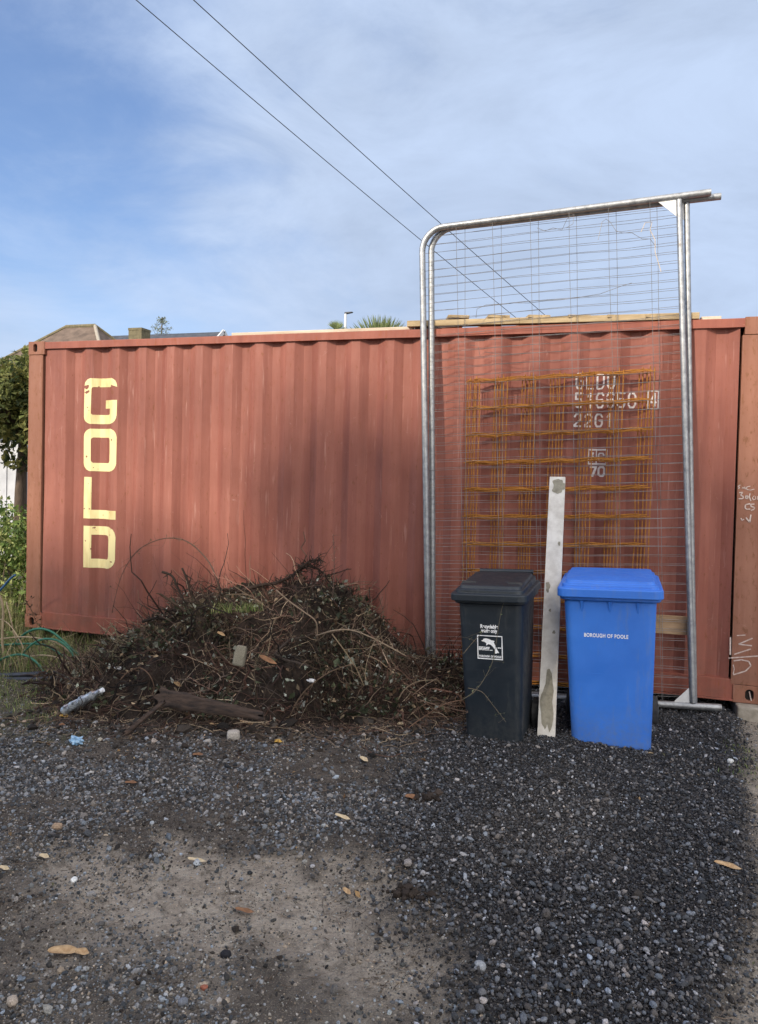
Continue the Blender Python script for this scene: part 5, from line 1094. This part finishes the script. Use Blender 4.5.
m = MB(); A = [(g0.x - 1.2, 28.8, zr2 - 2.4), (g1.x, 28.8, zr2 - 2.4), (g1.x, 32, zr2), (g0.x - 1.2, 32, zr2), (g1.x, 35.2, zr2 - 2.4), (g0.x - 1.2, 35.2, zr2 - 2.4)]; m.add(A, [(0, 1, 2, 3), (3, 2, 4, 5), (1, 4, 2), (0, 3, 5), (0, 5, 4, 1)]); rf = m.build('roof', M['slate'], h2)
m = MB(); m.bar((g1.x + .05, 28.75, zr2 - 2.42), (g1.x + .05, 32, zr2 + .02), .09, .22); m.bar((g1.x + .05, 35.25, zr2 - 2.42), (g1.x + .05, 32, zr2 + .02), .09, .22); m.build('bargeboard', M['upvc'], rf)
m = MB(); m.box((c0.x, 29.0, c0.z - 2.5), (c1.x, 29.8, c0.z - .12)); m.box((c0.x - .02, 28.98, c0.z - .12), (c1.x + .02, 29.82, c0.z)); m.build('chimney', M['moss'], rf)
# street lamp
lp = at(345.5, 318, 34); st = empty('street_lamp', (lp.x, 34, -.3), 'white street lamp standing behind the container left of the palm', 'street lamp'); tz = at(345, 314, 34).z
M['lampgrey'] = pm('lamp_post_paint', (.62, .64, .66), (.75, .77, .78), 4, .4, .3, 0)
m = MB(); m.tube([(lp.x, 34, -.3), (lp.x, 34, 3), (lp.x, 34, tz)], [.10, .085, .075], 12); m.build('pole', M['lampgrey'], st, smooth=True)
m = MB(); m.add([(lp.x - .05, 33.93, tz - .02), (lp.x + .42, 33.93, tz + .06), (lp.x + .42, 34.12, tz + .06), (lp.x - .05, 34.12, tz - .02), (lp.x - .05, 33.93, tz + .10), (lp.x + .40, 33.93, tz + .11), (lp.x + .40, 34.12, tz + .11), (lp.x - .05, 34.12, tz + .10)], [(3,2,1,0),(4,5,6,7),(0,1,5,4),(1,2,6,5),(2,3,7,6),(3,0,4,7)]); m.build('lamp_head', M['blackpipe'], st, bevel=.02)
# palm with spiky fans
def palm(u, v, Yp, Rr, n, label, seed):
    c = at(u, v, Yp); t = empty('palm_tree', (c.x, Yp, -.3), label, 'palm'); m = MB(); m.tube([(c.x, Yp, -.3), (c.x + .03, Yp, c.z * .5), (c.x, Yp, c.z)], [.14, .12, .10], 10); m.build('trunk', M['bark'], t, smooth=True)
    r2 = np.random.default_rng(seed); V = []; F = []; C = []; q = 0
    for f in range(n):
        az = r2.uniform(0, 6.283); el = r2.uniform(-.2, 1.35); d = Vector((math.cos(az) * math.cos(el), math.sin(az) * math.cos(el), math.sin(el))); h = Vector((c.x, Yp, c.z)) + d * Rr * .35
        sd = d.cross(Vector((0, 0, 1))).normalized(); 
        for k in range(13):
            a = (k - 6) * .16; dd = (d * math.cos(a) + sd * math.sin(a)).normalized(); tip = h + dd * Rr * .75 - Vector((0, 0, .04 * Rr)); s = dd.cross(d.cross(sd)).normalized() * .022 * Rr
            V += [h, h.lerp(tip, .5) + s, tip, h.lerp(tip, .5) - s]; F.append((q, q+1, q+2, q+3)); q += 4; cc = np.array((.20, .24, .10)) * r2.uniform(.7, 1.4); C += [cc] * 4
    fast_mesh('fronds', np.array([tuple(x) for x in V]) - np.array([c.x, Yp, -.3]), np.array(F), M['leafm'], np.array(C), parent=t); return t
palm(378, 366, 13, 1.25, 60, 'spiky green palm crown showing above the container left of the fence', 3)
palm(336, 334, 16, .42, 22, 'small tuft of palm leaves beside the street lamp', 4)
# sparse conifer far behind
c = at(162, 317, 38); cn = empty('conifer_tree', (c.x, 38, -.3), 'sparse grey green conifer tip rising behind the slate roof', 'tree'); m = MB(); m.tube([(c.x, 38, -.3), (c.x, 38, c.z)], [.2, .03], 8); m.build('trunk', M['bark'], cn)
r2 = np.random.default_rng(8); Pc = []
for k in range(110):
    z = c.z - 3.6 * r2.uniform(0, 1) ** 1.1; rr_ = (c.z - z) * .62 + .15; a = r2.uniform(0, 6.283)
    for s in np.linspace(.1, 1, 14): Pc.append((c.x + math.cos(a) * rr_ * s + r2.normal(0, .04), 38 + math.sin(a) * rr_ * s, z + .25 * rr_ * s + r2.normal(0, .05)))
Pc = np.array(Pc); V, F = leaf_quads(Pc, np.full(len(Pc), .15), .35); fast_mesh('foliage', V - np.array([c.x, 38, -.3]), F, M['leafm'], np.tile([.22, .25, .19], (len(V), 1)) * np.exp(r2.normal(0, .2, (len(V), 1))), parent=cn)

# overhead cables, carried by a pole hidden behind the container
M['cable'] = pm('cable_black', (.02, .02, .022), (.04, .04, .044), 3, .6, 0, 0)
def cable(uvA, uvB, YA, YB, label):
    A, B = at(*uvA, YA), at(*uvB, YB); pts = []
    for k in range(25):
        t = k / 24; p = A.lerp(B, t); p.z -= .25 * 4 * t * (1 - t) * .35; pts.append(p)
    m = MB(); m.tube(pts, .0105, 6); return tag(m.build('overhead_cable', M['cable'], smooth=True), label, 'cable')
cable((545, 341), (100, -31), 24, 7.5, 'left and lower of the two overhead cables crossing the sky')
cable((575, 341), (150, -40), 24, 7.5, 'right and upper of the two overhead cables crossing the sky')
pp = at(560, 341, 24); m = MB(); m.tube([(pp.x, 24.2, -.3), (pp.x, 24.2, pp.z + .1)], [.16, .12], 12); up_ = empty('cable_pole', (pp.x, 24.2, -.3), 'wooden pole behind the container that carries the overhead cables', 'pole'); m.build('shaft', M['darkwood'], up_)
m = MB(); m.bar((pp.x - 1.1, 24.08, pp.z), (pp.x + 1.1, 24.08, pp.z), .09, .10); m.build('crossarm', M['darkwood'], up_)

# trees behind the viewer: they throw the soft shade over the ground and the right of the container
def shade_tree(x, y, h, r, seed, label, nl):
    z0 = -.3; tree('garden_tree', (x, y, z0), h * .22, r, h * .42, label, DG, nl, .30, seed, 30, 'tree', None, .34, .52)
for k, (x_, y_, h_, r_t, nl_, nm) in enumerate([(-4.5, -12.2, 9.0, 1.8, 4600, 'lowest, at the left end'), (-2.4, -12.1, 9.9, 1.9, 6400, 'second from the left'), (-.2, -12.4, 10.6, 2.0, 9500, 'third from the left'), (1.9, -12.2, 10.5, 2.0, 9500, 'fourth from the left'), (4.0, -12.5, 10.3, 2.0, 9500, 'rightmost')]):
    shade_tree(x_, y_, h_, r_t, 51 + k, 'tall dark tree in the row behind the viewer, ' + nm, nl_)
